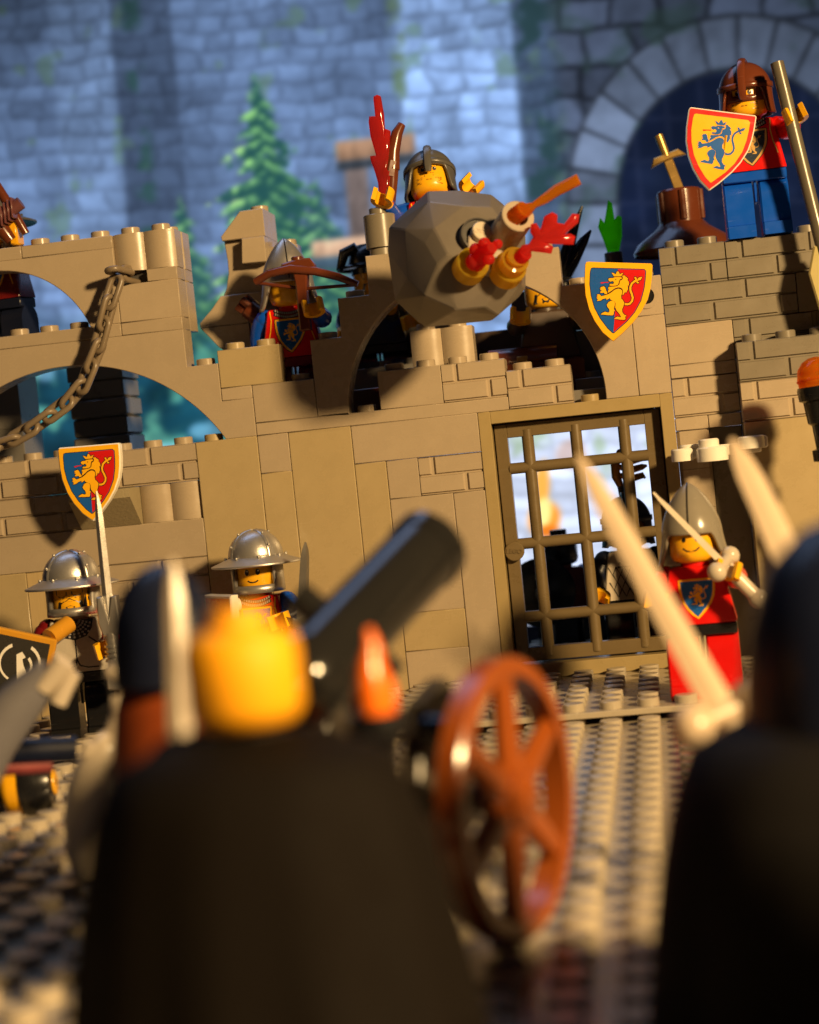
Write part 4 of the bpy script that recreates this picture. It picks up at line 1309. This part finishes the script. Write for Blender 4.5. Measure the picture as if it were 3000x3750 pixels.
# ------------------------------------------------------------------ chain hanging from the left tower
chn = thing('chain', 'brown chain hanging in a curve from the left tower', 'chain', (-84, -2, 110))
path = [(-83.2, 3.5, 110.8), (-85.6, -4.6, 111.6), (-88.1, -5.6, 105.6), (-90.7, -6, 98.7), (-93.6, -6, 91.5), (-97.1, -6.4, 85), (-101.6, -6.8, 80.6), (-106.5, -7, 77.7), (-111.9, -7, 74.8), (-118, -7, 72.2), (-126, -7, 70.6), (-134, -7, 71)]
def walk(path, step):
    out = []
    P_ = [Vector(p) for p in path]
    seg = []
    tot = 0
    for a, b in zip(P_[:-1], P_[1:]):
        seg.append((tot, (b-a).length, a, b)); tot += (b-a).length
    d = step*.5
    while d < tot:
        for s0, l, a, b in seg:
            if s0 <= d <= s0+l:
                out.append((a.lerp(b, (d-s0)/l), (b-a).normalized()))
                break
        d += step
    return out
def link_mesh():
    L, W, r = 2.75, 1.55, .82
    ring = []
    for i in range(9):
        a = -PI/2+PI*i/8
        ring.append((W*math.cos(a)*0+W*math.sin(a), 0, L+W*math.cos(a)))
    for i in range(9):
        a = -PI/2+PI*i/8
        ring.append((-W*math.sin(a), 0, -L-W*math.cos(a)))
    n = 8
    V = []
    N = len(ring)
    for i, p in enumerate(ring):
        t = (Vector(ring[(i+1) % N])-Vector(ring[i-1])).normalized()
        u = Vector((0, 1, 0)); w = t.cross(u)
        for k in range(n):
            a = 2*PI*k/n
            V.append(Vector(p)+(u*math.cos(a)+w*math.sin(a))*r)
    F = []
    for i in range(N):
        j = (i+1) % N
        for k in range(n):
            l = (k+1) % n
            F.append((i*n+k, i*n+l, j*n+l, j*n+k))
    return MB().add(V, F)
lme = link_mesh().mesh('link', 60)
lme.materials.append(CHAINM)
for k, (p, d) in enumerate(walk(path, 5.55)):
    o = bpy.data.objects.new('link', lme)
    col.objects.link(o)
    o.parent = chn
    M_ = T(84, 2, -110) @ aim(p, p+d, 25+(90 if k % 2 else 0)+random.uniform(-9, 9))
    M_.translation = M_.translation*S
    o.matrix_local = M_

# ------------------------------------------------------------------ white blossom plate and wall torch by the gate
wf = thing('white_plate', 'white round-studded blossom plate sticking out over the red guard', 'plate', (57, -12, 49.8))
def petal(x, y, z0, z1, r, nm):
    MB().cyl(x, y, z0, z1, r, 22, .35).build(nm, WHITE, wf)
petal(-8.2, 0, .6, 3.6, 2.6, 'petal')
MB().box(-9, 10.5, 1.4, 8.5, .9, 3.6, .3).build('plate', WHITE, wf)
petal(-1.2, -2.6, 0, 3.4, 3.7, 'petal')
petal(-1.8, -1.6, 3.3, 5.3, 2.45, 'stud')
petal(-6.4, 3.0, 3.4, 4.4, 2.4, 'stud')
petal(8.2, -.6, 2.0, 5.0, 3.2, 'petal')
MB().box(8.5, 12, -1.5, 5, 1.9, 4.8, .4).build('petal', WHITE, wf)
MB().box(-3, 3, 8, 12, .9, 3.6, .3).build('arm', WHITE, wf)
tc_ = thing('torch', 'black torch with clear orange flame at the picture edge by the right tower', 'torch', M_=T(81.6, -30, 44) @ RY(-3))
MB().lathe([(0, 20.6), (4.9, 20.6), (5.1, 19.8), (4.9, 17.6), (4.1, 17.2), (3.7, 12.4), (2.9, 11.8), (2.7, 6.6), (3.7, 6.3), (3.7, 3.8), (2.2, 3.4), (2.2, .5)], 12).build('holder', BLACK, tc_)
MB().tube([(0, 0, -22), (0, 0, 1)], 1.9, 10).build('handle', BROWN, tc_)
MB().ball((0, 0, -4), 2.6, 10, (1, 1, 1.2)).build('collar', BROWN, tc_)
MB().lathe([(4.5, 20.4), (4.7, 22.4), (4.3, 24.6), (3.1, 26.2), (1.6, 27.0), (0, 27.2)], 22).build('flame', CORANGE, tc_, smooth=60)
for k in range(3):
    MB().tube([((4.6-k*1.0)*math.cos(a), (4.6-k*1.0)*math.sin(a), 21+k*1.7+a*.3) for a in [i*.45 for i in range(14)]], .35, 6).build('swirl', CORANGE, tc_, smooth=60)
# ------------------------------------------------------------------ foreground: attackers and their cannon
FL = -3.0
# cannon
ca = thing('cannon', 'black cannon with orange-brown spoked wheels aimed up at the castle wall', 'cannon', (6.5, -230, FL))
cb0 = Vector((6.5, -230, FL))
hd = R(19)
fwd = Vector((math.sin(hd), math.cos(hd), 0)); rgt = Vector((math.cos(hd), -math.sin(hd), 0)); upv = Vector((0, 0, 1))
el = R(24)
ax = Vector((math.sin(R(27)), math.cos(R(27)), 0))*math.cos(el)+upv*math.sin(el)
piv = Vector((2.8, -230.4, 36.4))
Mb = aim(piv-cb0, piv-cb0+ax)
mb = MB().lathe([(0, -16), (1.6, -16), (2.4, -14.8), (1.6, -13.4), (4.8, -13), (5.6, -11.6), (5.6, -8), (5.0, -7.6), (5.0, 19.8), (5.35, 20.2), (5.35, 22.6), (5.0, 23), (3.5, 23), (3.4, 8), (0, 8)], 32)
mb.xf(Mb).build('barrel', BARREL, ca)
MB().tube([(-8, 0, 0), (8, 0, 0)], 2.0, 14).xf(Mb @ RX(0)).build('trunnion', BARREL, ca)
def wheel(cen, nm='wheel'):
    Mx = Matrix((fwd, upv, rgt)).transposed().to_4x4()
    Mx.translation = cen-cb0
    w = MB()
    Ro, Ri = 17.0, 14.7
    w.lathe([(Ri, -1.7), (Ro-.4, -1.7), (Ro, -1.3), (Ro, 1.3), (Ro-.4, 1.7), (Ri, 1.7), (Ri, -1.7)], 48)
    wo = w.xf(Mx).build(nm, ORANGEB, ca)
    MB().lathe([(0, -2.4), (3.2, -2.4), (3.4, 2.2), (2.0, 3.2), (0, 3.2)], 20).xf(Mx).build('hub', ORANGEB, wo)
    for k in range(6):
        a = k*PI/3+.42
        MB().tube([(2.5*math.cos(a), 2.5*math.sin(a), .3), (14.8*math.cos(a), 14.8*math.sin(a), 0)], [2.1, 1.7], 8, sq=.8).xf(Mx).build('spoke', ORANGEB, wo)
cw = Vector((21.6, -236.5, FL+1.7+17.0))
wheel(cw)
cw2 = cw-rgt*30
wheel(cw2)
MB().tube([cw-cb0-rgt*3, cw2-cb0+rgt*3], 1.8, 12).build('axle', DKGREY, ca)
carr = MB()
for s_ in (-1, 1):
    base = [(-22, 3), (-24, 7), (-8, 19), (-4, 31), (3, 33), (9, 27), (9, 14), (0, 12)]
    Mx = Matrix((fwd, -rgt, upv)).transposed().to_4x4()
    Mx.translation = Vector((0, 0, 0))+rgt*s_*6.6
    carr.add(MB().prism(base, -1.2, 1.2, .3).xf(Mx).v, MB().prism(base, -1.2, 1.2, .3).f)
carr.build('carriage', plastic('carriage_dark', (0.045, 0.038, 0.03), .35), ca)
MB().tube([Vector((0, 0, 28))-fwd*6+rgt*9, Vector((0, 0, 28))-fwd*6+rgt*15], 1.9, 12).build('axle_pin', BLACK, ca)

def cloak(root, mt, r0, r1, z0, z1, a0=-112, a1=112, pw=.62):
    """cloth hanging from the neck round the back (towards +Y of the figure)"""
    V = []; F = []
    n, m_ = 30, 9
    for k in range(m_+1):
        t = k/m_
        for i in range(n+1):
            a = R(a0+(a1-a0)*i/n)
            rr = (r0+(r1-r0)*t**pw)*(1+.05*math.sin(i*1.7)*t)
            V.append((rr*math.sin(a)*1.12, rr*math.cos(a)*.86, z0+(z1-z0)*t))
    for k in range(m_):
        for i in range(n):
            F.append((k*(n+1)+i, k*(n+1)+i+1, (k+1)*(n+1)+i+1, (k+1)*(n+1)+i))
    o = MB().add(V, F).build('cloak', mt, root, smooth=60)
    md = o.modifiers.new('cloth', 'SOLIDIFY'); md.thickness = .5*S
    return o
CL = plastic('brown_cloth', (0.0050, 0.0034, 0.0024), .8, bump=.4, grain=1500, spec=0.1)
gunner, gh = fig('bald yellow-headed gunner in a dark cloak, seen from behind', T(5.9, -300, 6.6) @ RZ(178), legs=BLACK, torso=plastic('dark_tunic', (0.02, 0.013, 0.009), .5), headm=plastic('matte_yellow', (0.80, 0.36, 0.008), .5, spec=.25), arms=CL, hands=SOOT, arm_a=(10, 15), faces=None, spread=(8, 8))
cloak(gunner, CL, 4.8, 16.4, 29.0, .5, -132, 132, .27)
blk = MB().box(-8+.05, 8-.05, -8+.05, 8-.05, 0, 9.5, .2)
for i in (-4, 4):
    for j in (-4, 4):
        blk.stud(i, j, 9.6)
bk = blk.build('brick', DKGREY, None, loc=(7, -300, FL))
tag(bk, 'dark brick block that lifts the bald gunner off the baseplate', 'brick')
tq = thing('linstock', 'short black match holder with orange flame held over the cannon', 'torch', M_=T(12.4, -270, 32))
MB().lathe([(0, 0), (3.2, 0), (3.4, -2.2), (2.2, -3.2), (1.6, -9), (1.6, -24), (0, -24)], 14).build('holder', BLACK, tq)
MB().tube([(0, 0, -.4), (0, 0, 2.2), (-.2, 0, 4.6), (.2, 0, 7), (0, 0, 8.6)], [2.5, 2.7, 1.9, 1.0, .4], 14, sq=.8).build('flame', plastic('flame_orange', (0.85, 0.16, 0.008), .22), tq, smooth=60)

def hood(root, mt, r, z0, z1):
    MB().lathe([(r*1.05, z0), (r*1.02, z0+(z1-z0)*.3), (r*.95, z0+(z1-z0)*.55), (r*.72, z0+(z1-z0)*.8), (r*.35, z0+(z1-z0)*.95), (0, z1)], 32).build('hood', mt, root, smooth=60)
raider, _ = fig('hooded dark figure beside the gunner, seen from behind', T(-17.4, -240, FL) @ RZ(170), legs=BLACK, torso=BLACK, arm_a=(35, 30), faces=None)
hood(raider, NAVY, 6.5, 36.6, 51)
cloak(raider, plastic('dull_orange_brown', (.20, .040, .009), .3), 5.4, 9.4, 37.5, .5, -160, 160, .5)
PALE = plastic('pale_blade', (0.40, 0.33, 0.25), .3)
sword('pale upright sword between the hooded figure and the yellow head', aim((-12.7, -257, 20), (-12.5, -251, 49), 8), PALE, L=24.5, w=3.2, guard='none')

cap, _ = fig('large dark cloaked figure cut by the right picture edge', T(59.5, -278, FL) @ RZ(186), legs=BLACK, torso=BLACK, arm_a=(40, 50), faces=None)
hood(cap, NAVY, 10.2, 27.5, 51)
cloak(cap, SOOT, 8, 20.5, 33.5, .5, -140, 140, .30)
WC = plastic('warm_cream', (0.53, 0.42, 0.30), .25)
sword('long cream sword slanting across the gate in front of the red guard', aim((50.0, -225.8, 18.0), (32.6, -212, 56.4), 25), WC, L=38.5, w=4.2, gr=2.9)
sword('cream curved sword raised in front of the right tower', aim((63.0, -218, 24.5), (54.6, -197, 57), 25), WC, L=33, w=5.2, curve=-1.5)

for k, (x, y, a, lb) in enumerate(((86, -292, 200, 'unseen dark raider in pointed hood added to shade the ground, first of the row beyond the right edge'), (104, -262, 190, 'unseen dark raider in pointed hood added to shade the ground, second of the row beyond the right edge'), (112, -318, 185, 'unseen dark raider in pointed hood added to shade the ground, third of the row beyond the right edge'), (73, -314, 205, 'dark raider in pointed hood added to shade the ground, nearest the viewer beyond the right edge'))):
    f_, _ = fig(lb, T(x, y, FL) @ RZ(a), legs=BLACK, torso=BLACK, faces=None, helm=helm_ogive, helmm=NAVY, group='added shade-casting raiders')  # raiders added outside the frame to cast shade on the near ground
    cloak(f_, SOOT, 5.6, 17, 30, .5, -125, 125)

# fallen defenders at the lower left
sk = thing('toy_skeleton', 'cream toy skeleton slumped on the studs near the left edge', 'toy figure', (-46, -186, FL))
b0 = Vector((-46, -186, FL))
def limb(pts, rads, nm):
    MB().tube([Vector(p)-b0 for p in pts], rads, 12).build(nm, CREAM, sk, smooth=60)
limb([(-49.2, -186, -1.2), (-49.4, -186, 3), (-48.2, -186, 7.5), (-46.6, -186, 12), (-44.8, -186, 16), (-43.4, -186, 19), (-42.6, -186, 20.5)], [1.6, 2.3, 3.4, 4.0, 3.6, 2.6, 1.4], 'body')
limb([(-44.2, -185, 17.5), (-42.4, -185, 20.5), (-41.4, -185, 23.5), (-41.6, -185, 26.2)], [1.6, 1.7, 1.35, .9], 'arm')
limb([(-42.6, -187, -1), (-42.2, -187, 3), (-42.4, -187, 8), (-43.6, -187, 12.5)], [1.4, 2.5, 2.7, 1.8], 'leg')
limb([(-46.2, -187.5, 17.8), (-45.2, -187.5, 19.6)], [1.3, 1.2], 'shoulder')
MB().ball((3.4, 4, 32.5), 1.5, 10).build('knuckle', CREAM, sk)
wg = thing('toy_horse_leg', 'grey and cream toy leg sticking up from the left edge', 'toy figure', (-60, -176, FL))
b1 = Vector((-60, -176, FL))
MB().tube([Vector(p)-b1 for p in ((-72, -176, 10), (-65.5, -176, 20), (-60, -176, 25.5), (-54.6, -176, 29.6))], [4.2, 4.3, 3.8, 2.7], 14).build('leg', plastic('blue_grey', (0.16, 0.155, 0.17), .4), wg, smooth=60)
MB().tube([Vector(p)-b1 for p in ((-55.6, -177.5, 27.4), (-51.6, -177.5, 31.4))], [1.6, 1.9], 12).build('hoof', CREAM, wg, smooth=60)
MB().tube([Vector(p)-b1 for p in ((-53.6, -177, 25.0), (-50.6, -177, 29.5))], [1.5, 1.3], 12).build('hoof', CREAM, wg, smooth=60)
MB().tube([Vector(p)-b1 for p in ((-70, -178, 24), (-66.6, -178, 20), (-66.0, -178, 14))], [2.2, 2.6, 1.6], 12).build('knee', CREAM, wg, smooth=60)
fl_, _ = fig('fallen yellow-headed figure lying by the step at the left edge', T(-116, -122, 1.2) @ RZ(-80) @ RX(-88), legs=NAVY, torso=NAVY, faces=None, arm_a=(20, 20))
MB().lathe([(5.5, 33), (5.7, 36), (4.6, 38.6), (0, 39.6)], 24).build('hair', BLACK, fl_)
ln = thing('lance', 'dark blue and red pole lying across the step at the left edge', 'lance', M_=aim((-72, -166, 16.4), (-56.5, -160, 15)))
MB().tube([(0, 0, -12), (0, 0, 16)], 2.2, 12).build('shaft', NAVY, ln)
MB().tube([(2.6, 0, -12), (2.6, 0, 12)], 1.3, 12).build('stripe', plastic('dull_red', (.25, .05, .05), .4), ln)

# ------------------------------------------------------------------ screen behind the castle showing a painted courtyard
YB = 230.0
NX, NZ = 460, 400
X0, X1, Z0, Z1 = -250.0, 190.0, 4.0, 330.0
xs = np.linspace(X0, X1, NX); zs = np.linspace(Z0, Z1, NZ)
XX, ZZ = np.meshgrid(xs, zs)
U = 9.6507*XX-0.9984*ZZ+2055.19          # drawing units across the picture
V = -1.0477*XX-9.7575*ZZ+2185.65         # drawing units down the picture
rs_ = np.random.RandomState(11)
def vnoise(u, v, sc, seed=0):
    r_ = np.random.RandomState(seed)
    g_ = r_.rand(128, 128)
    a = (u/sc) % 128; b = (v/sc) % 128
    i = a.astype(int); j = b.astype(int)
    fa = a-i; fb = b-j
    fa = fa*fa*(3-2*fa); fb = fb*fb*(3-2*fb)
    i1 = (i+1) % 128; j1 = (j+1) % 128
    i %= 128; j %= 128
    return (g_[i, j]*(1-fa)+g_[i1, j]*fa)*(1-fb)+(g_[i, j1]*(1-fa)+g_[i1, j1]*fa)*fb
def fbm(u, v, sc, seed=0):
    return (vnoise(u, v, sc, seed)+.5*vnoise(u, v, sc/2, seed+1)+.25*vnoise(u, v, sc/4, seed+2))/1.75
def sstep(a, b, x):
    t = np.clip((x-a)/(b-a), 0, 1)
    return t*t*(3-2*t)
def c3(r, g, b):
    return np.array([r, g, b], float)/255
IMG = np.zeros(U.shape+(3,))
def over(mask, colr):
    global IMG
    m_ = np.clip(mask, 0, 1)[..., None]
    IMG = IMG*(1-m_)+colr*m_
# stones of the painted wall
Up = U-0.085*V; Vp = V+.05*U
def stones(u, v, w, h, seed):
    row = np.floor(v/h)
    r_ = np.random.RandomState(seed)
    off = r_.rand(400)[(row.astype(int)) % 400]*w
    cu_ = np.floor((u+off)/w)
    t = r_.rand(400, 400)[(row.astype(int)) % 400, cu_.astype(int) % 400]
    du = ((u+off) % w)/w; dv = (v % h)/h
    edge = np.minimum(np.minimum(du, 1-du)*w, np.minimum(dv, 1-dv)*h)
    return t, sstep(0, 18, edge), dv
wob = (fbm(U, V, 130, 5)-.5)*46
t, e, dv = stones(Up+wob*1.5, Vp+wob*1.2, 112, 70, 3)
lum = .98+.20*(t-.5)+.34*(fbm(U, V, 60, 8)-.5)+.12*(.5-dv)
lum = lum*(.84+.16*e*(.3+1.4*fbm(U, V, 150, 18)))+.10*(fbm(U, V, 22, 28)-.5)
base = np.ones(U.shape+(3,))*c3(148, 182, 236)
big = fbm(U, V, 500, 21)
IMG = base*(lum*(.86+.3*(big-.5)))[..., None]
def shade(mask, k, tint=c3(90, 120, 185)):
    global IMG
    m_ = np.clip(mask, 0, 1)[..., None]
    IMG = IMG*(1-m_)+(IMG*k+tint*(.10))*m_
def strip(a, b, soft=14):
    return sstep(a-soft, a+soft, Up)*(1-sstep(b-soft, b+soft, Up))
shade(strip(-900, 175), .90)
IMG *= (1+.10*strip(175, 408))[..., None]
shade(strip(408, 640), .60)
shade(strip(640, 1455), .82)
IMG *= (1+.22*strip(1470, 1880))[..., None]
shade(strip(1885, 2085), .60, c3(60, 100, 150))
moss = fbm(U, V, 70, 31)
over(strip(455, 520, 22)*sstep(.42, .6, moss)*.8, c3(52, 92, 88))
over(strip(1440, 1490, 16)*sstep(.38, .6, moss)*.8, c3(110, 140, 100))
over(strip(1890, 2080, 20)*sstep(.45, .66, moss)*.9, c3(48, 78, 84))
over(sstep(.70, .80, fbm(U, V, 110, 44))*.55, c3(108, 146, 120))
# arch at the right
ex, ey = (U-2690)/1.0, (V-720)/1.06
rad = np.sqrt(ex**2+np.minimum(ey, 0)**2)
ang = np.arctan2(-np.minimum(ey, 0), ex)
inn, outr = 415, 600
ringm = sstep(outr+6, outr-6, rad)
vs_i = np.floor(ang/.235+.3)
va = (ang/.235+.3)-vs_i
vt = np.random.RandomState(9).rand(64)[vs_i.astype(int) % 64]
below = V > 720
cour = np.floor(V/150)
vb = V/150-cour
vt = np.where(below, np.random.RandomState(12).rand(64)[cour.astype(int) % 64], vt)
va = np.where(below, vb, va)
eg = sstep(.0, .09, va)*sstep(1.0, .91, va)*sstep(inn, inn+16, rad)*sstep(outr, outr-22, rad)
rl = (.80+.3*(vt-.5)+.22*(fbm(U, V, 50, 77)-.5))*(.42+.58*eg)
spand = sstep(1985, 2070, Up)
t2, e2, dv2 = stones(Up+wob*1.6, Vp+wob, 175, 120, 13)
l2 = (.66+.34*(t2-.5)+.2*(fbm(U, V, 55, 78)-.5))*(.50+.5*e2)
over(spand, c3(126, 146, 186)*l2[..., None])
over(spand*ringm, c3(140, 160, 196)*rl[..., None])
inside = sstep(inn+4, inn-10, rad)
pane = (np.abs(((U-.1*V)/120) % 1-.5) > .43)+(np.abs((V/150) % 1-.5) > .44)
dk = c3(24, 34, 60)*(1+.5*(fbm(U, V, 130, 55)-.5))[..., None]
dk = dk+(np.clip(pane, 0, 1)*.06)[..., None]*c3(150, 140, 160)
dk = dk+(sstep(.5, .8, fbm(U, V, 160, 57))*sstep(500, 1000, V))[..., None]*c3(60, 70, 90)*.55
over(spand*inside, dk)
over(spand*sstep(.6, .75, fbm(U, V, 120, 91))*.5*(1-inside), c3(58, 86, 80))
IMG *= (1-.42*sstep(1500, 3200, U)*sstep(700, -250, V))[..., None]  # lens vignette painted into the picture: top right corner darkened
IMG *= ((1-.45*sstep(1100, -300, U)*sstep(800, -250, V))*(1-.15*sstep(300, -250, V)))[..., None]  # the same painted vignette for the top left corner and upper edge
# pines
def pine(u0, v0, slope, vmax, seed, k=1.0):
    cu_ = u0+.10*(V-v0)
    dd = V-v0
    side = np.sign(U-cu_)
    du_ = np.abs(U-cu_)
    # tiers of drooping boughs, ragged at two scales
    ph = (dd-.55*du_+26*vnoise(U, V, 80, seed+3)+side*17)/58.0
    f_ = ph-np.floor(ph)
    tier = np.random.RandomState(seed).rand(200)[np.clip(np.floor(ph), 0, 199).astype(int)]
    wdt = dd*slope*(.55+.5*tier)*(1.12-.5*f_)
    n_ = (fbm(U, V, 26, seed)-.5)*110*np.clip(dd/320, .15, 1)+(vnoise(U, V, 11, seed+9)-.5)*46*np.clip(dd/200, .2, 1)
    m_ = sstep(10, -10, du_-wdt-n_)*(dd > 0)*(V < vmax)
    gap = 1-.55*sstep(.62, .76, fbm(U, V, 34, seed+7))*sstep(.25, .8, du_/(wdt+20))
    lit = fbm(U+9, V-12, 24, seed+5)
    top = sstep(.75, .15, f_)*sstep(.30, .62, lit)
    lft = .35+.65*sstep(110, -140, U-cu_)
    c_ = c3(26, 62, 66)*(.7+.7*(1-lit))[..., None]+c3(150, 176, 70)*(top*lft*1.1)[..., None]+c3(34, 80, 56)*(lit*.55)[..., None]
    over(m_*k*gap, np.clip(c_*1.0+.03, 0, 1))
pine(955, 255, .40, 1500, 61)
pine(672, 690, .30, 1800, 71, .9)
pine(1180, 640, .34, 1500, 81, .8)
# undergrowth low at the left
low_ = sstep(1080, 1420, V+120*(fbm(U, V, 200, 93)-.5))*sstep(1500, 1150, U)
lv = fbm(U, V, 120, 95)
un = c3(28, 88, 112)*(1.25-lv[..., None])+c3(118, 168, 108)*sstep(.52, .74, fbm(U, V, 95, 97))[..., None]*.62+c3(150, 185, 215)*sstep(.64, .8, fbm(U, V, 150, 99))[..., None]*.6
over(low_*.94, np.clip(un, 0, 1))
# timber gallows
def slab(u0, u1, v0, v1, colr, sk_=.09):
    uu = U-sk_*(V-(v0+v1)/2)
    vv = V+.10*(U-(u0+u1)/2)
    m_ = sstep(u0-9, u0+9, uu)*sstep(u1+9, u1-9, uu)*sstep(v0-9, v0+9, vv)*sstep(v1+9, v1-9, vv)
    sh_ = .75+.5*fbm(U*3, V, 60, 41)+.25*sstep(v1, v0, vv)
    over(m_, np.clip(colr*sh_[..., None], 0, 1))
slab(1300, 1385, 560, 1000, c3(112, 100, 98))
slab(1255, 1545, 500, 575, c3(158, 124, 100))
slab(1255, 1545, 572, 606, c3(58, 66, 76))
slab(1165, 1400, 865, 930, c3(205, 168, 140))
slab(1165, 1400, 928, 975, c3(70, 92, 110))
# courtyard floor seen through the gate, painted brighter than the rest
br = sstep(1330, 1560, V)*sstep(1560, 1720, U)
t4, e4, _d = stones(U+wob, V+wob, 150, 60, 23)
bl = (1.02+.18*(t4-.5)+.18*(fbm(U, V, 90, 61)-.5))*(.88+.12*e4)
over(br, c3(205, 216, 242)*bl[..., None]*1.04)
over(br*sstep(.58, .74, fbm(U, V, 85, 63))*sstep(1900, 1600, V)*.6, c3(150, 178, 130))
over(br*sstep(.60, .74, fbm(U, V, 110, 65))*sstep(1650, 1800, V)*.45, c3(170, 176, 190))
def blob(u0, v0, a, b, colr, k=1.0):
    d_ = ((U-u0+.1*(V-v0))/a)**2+((V-v0)/b)**2
    over(sstep(1.25, .45, d_)*k, colr)
blob(2015, 1890, 62, 70, c3(255, 150, 40), .95)
blob(2000, 1800, 34, 130, c3(255, 176, 70), .95)
blob(2010, 1870, 34, 62, c3(255, 240, 150))
blob(2030, 1935, 46, 24, c3(230, 120, 30), .9)
blob(2110, 1655, 60, 60, c3(190, 150, 130), .6)
IMG = np.clip(IMG, 0, 1.15)
for _k in range(1):                      # soft brushwork
    IMG[1:-1] = (IMG[:-2]+2*IMG[1:-1]+IMG[2:])/4
    IMG[:, 1:-1] = (IMG[:, :-2]+2*IMG[:, 1:-1]+IMG[:, 2:])/4
LIN = np.where(IMG <= .04045, IMG/12.92, ((IMG+.055)/1.055)**2.4)
LIN *= (1+.38*np.clip(br, 0, 1))[..., None]
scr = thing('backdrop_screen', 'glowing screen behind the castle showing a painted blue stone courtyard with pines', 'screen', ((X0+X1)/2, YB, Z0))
me = bpy.data.meshes.new('picture')
cx_, cz_ = (X0+X1)/2, Z0
co = np.stack([(XX-cx_)*S, np.zeros_like(XX), (ZZ-cz_)*S], -1).reshape(-1, 3)
idx = np.arange(NX*NZ).reshape(NZ, NX)
quads = np.stack([idx[:-1, :-1], idx[:-1, 1:], idx[1:, 1:], idx[1:, :-1]], -1).reshape(-1, 4)
me.vertices.add(len(co)); me.vertices.foreach_set('co', co.ravel())
me.loops.add(quads.size); me.loops.foreach_set('vertex_index', quads.ravel().astype(np.int32))
me.polygons.add(len(quads)); me.polygons.foreach_set('loop_start', np.arange(0, quads.size, 4, dtype=np.int32))
me.update(calc_edges=True)
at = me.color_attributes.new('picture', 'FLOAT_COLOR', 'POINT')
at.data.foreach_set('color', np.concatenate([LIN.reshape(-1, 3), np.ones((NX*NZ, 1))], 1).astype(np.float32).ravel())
sm = bpy.data.materials.new('lit_screen')
sm.use_nodes = True
nt = sm.node_tree
nt.nodes.clear()
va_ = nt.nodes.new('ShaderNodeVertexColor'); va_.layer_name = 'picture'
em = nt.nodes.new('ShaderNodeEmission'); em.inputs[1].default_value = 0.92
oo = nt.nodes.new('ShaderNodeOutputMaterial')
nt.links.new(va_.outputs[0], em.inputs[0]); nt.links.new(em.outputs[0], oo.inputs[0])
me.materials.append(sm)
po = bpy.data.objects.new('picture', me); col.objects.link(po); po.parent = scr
MB().box(X0-cx_-8, X1-cx_+8, 2, 22, -2.9, Z1-Z0+8, 1).build('housing', BLACK, scr)
MB().box(-60, 60, 4, 60, -8.2, -3, 1).build("stand_foot", BLACK, scr)
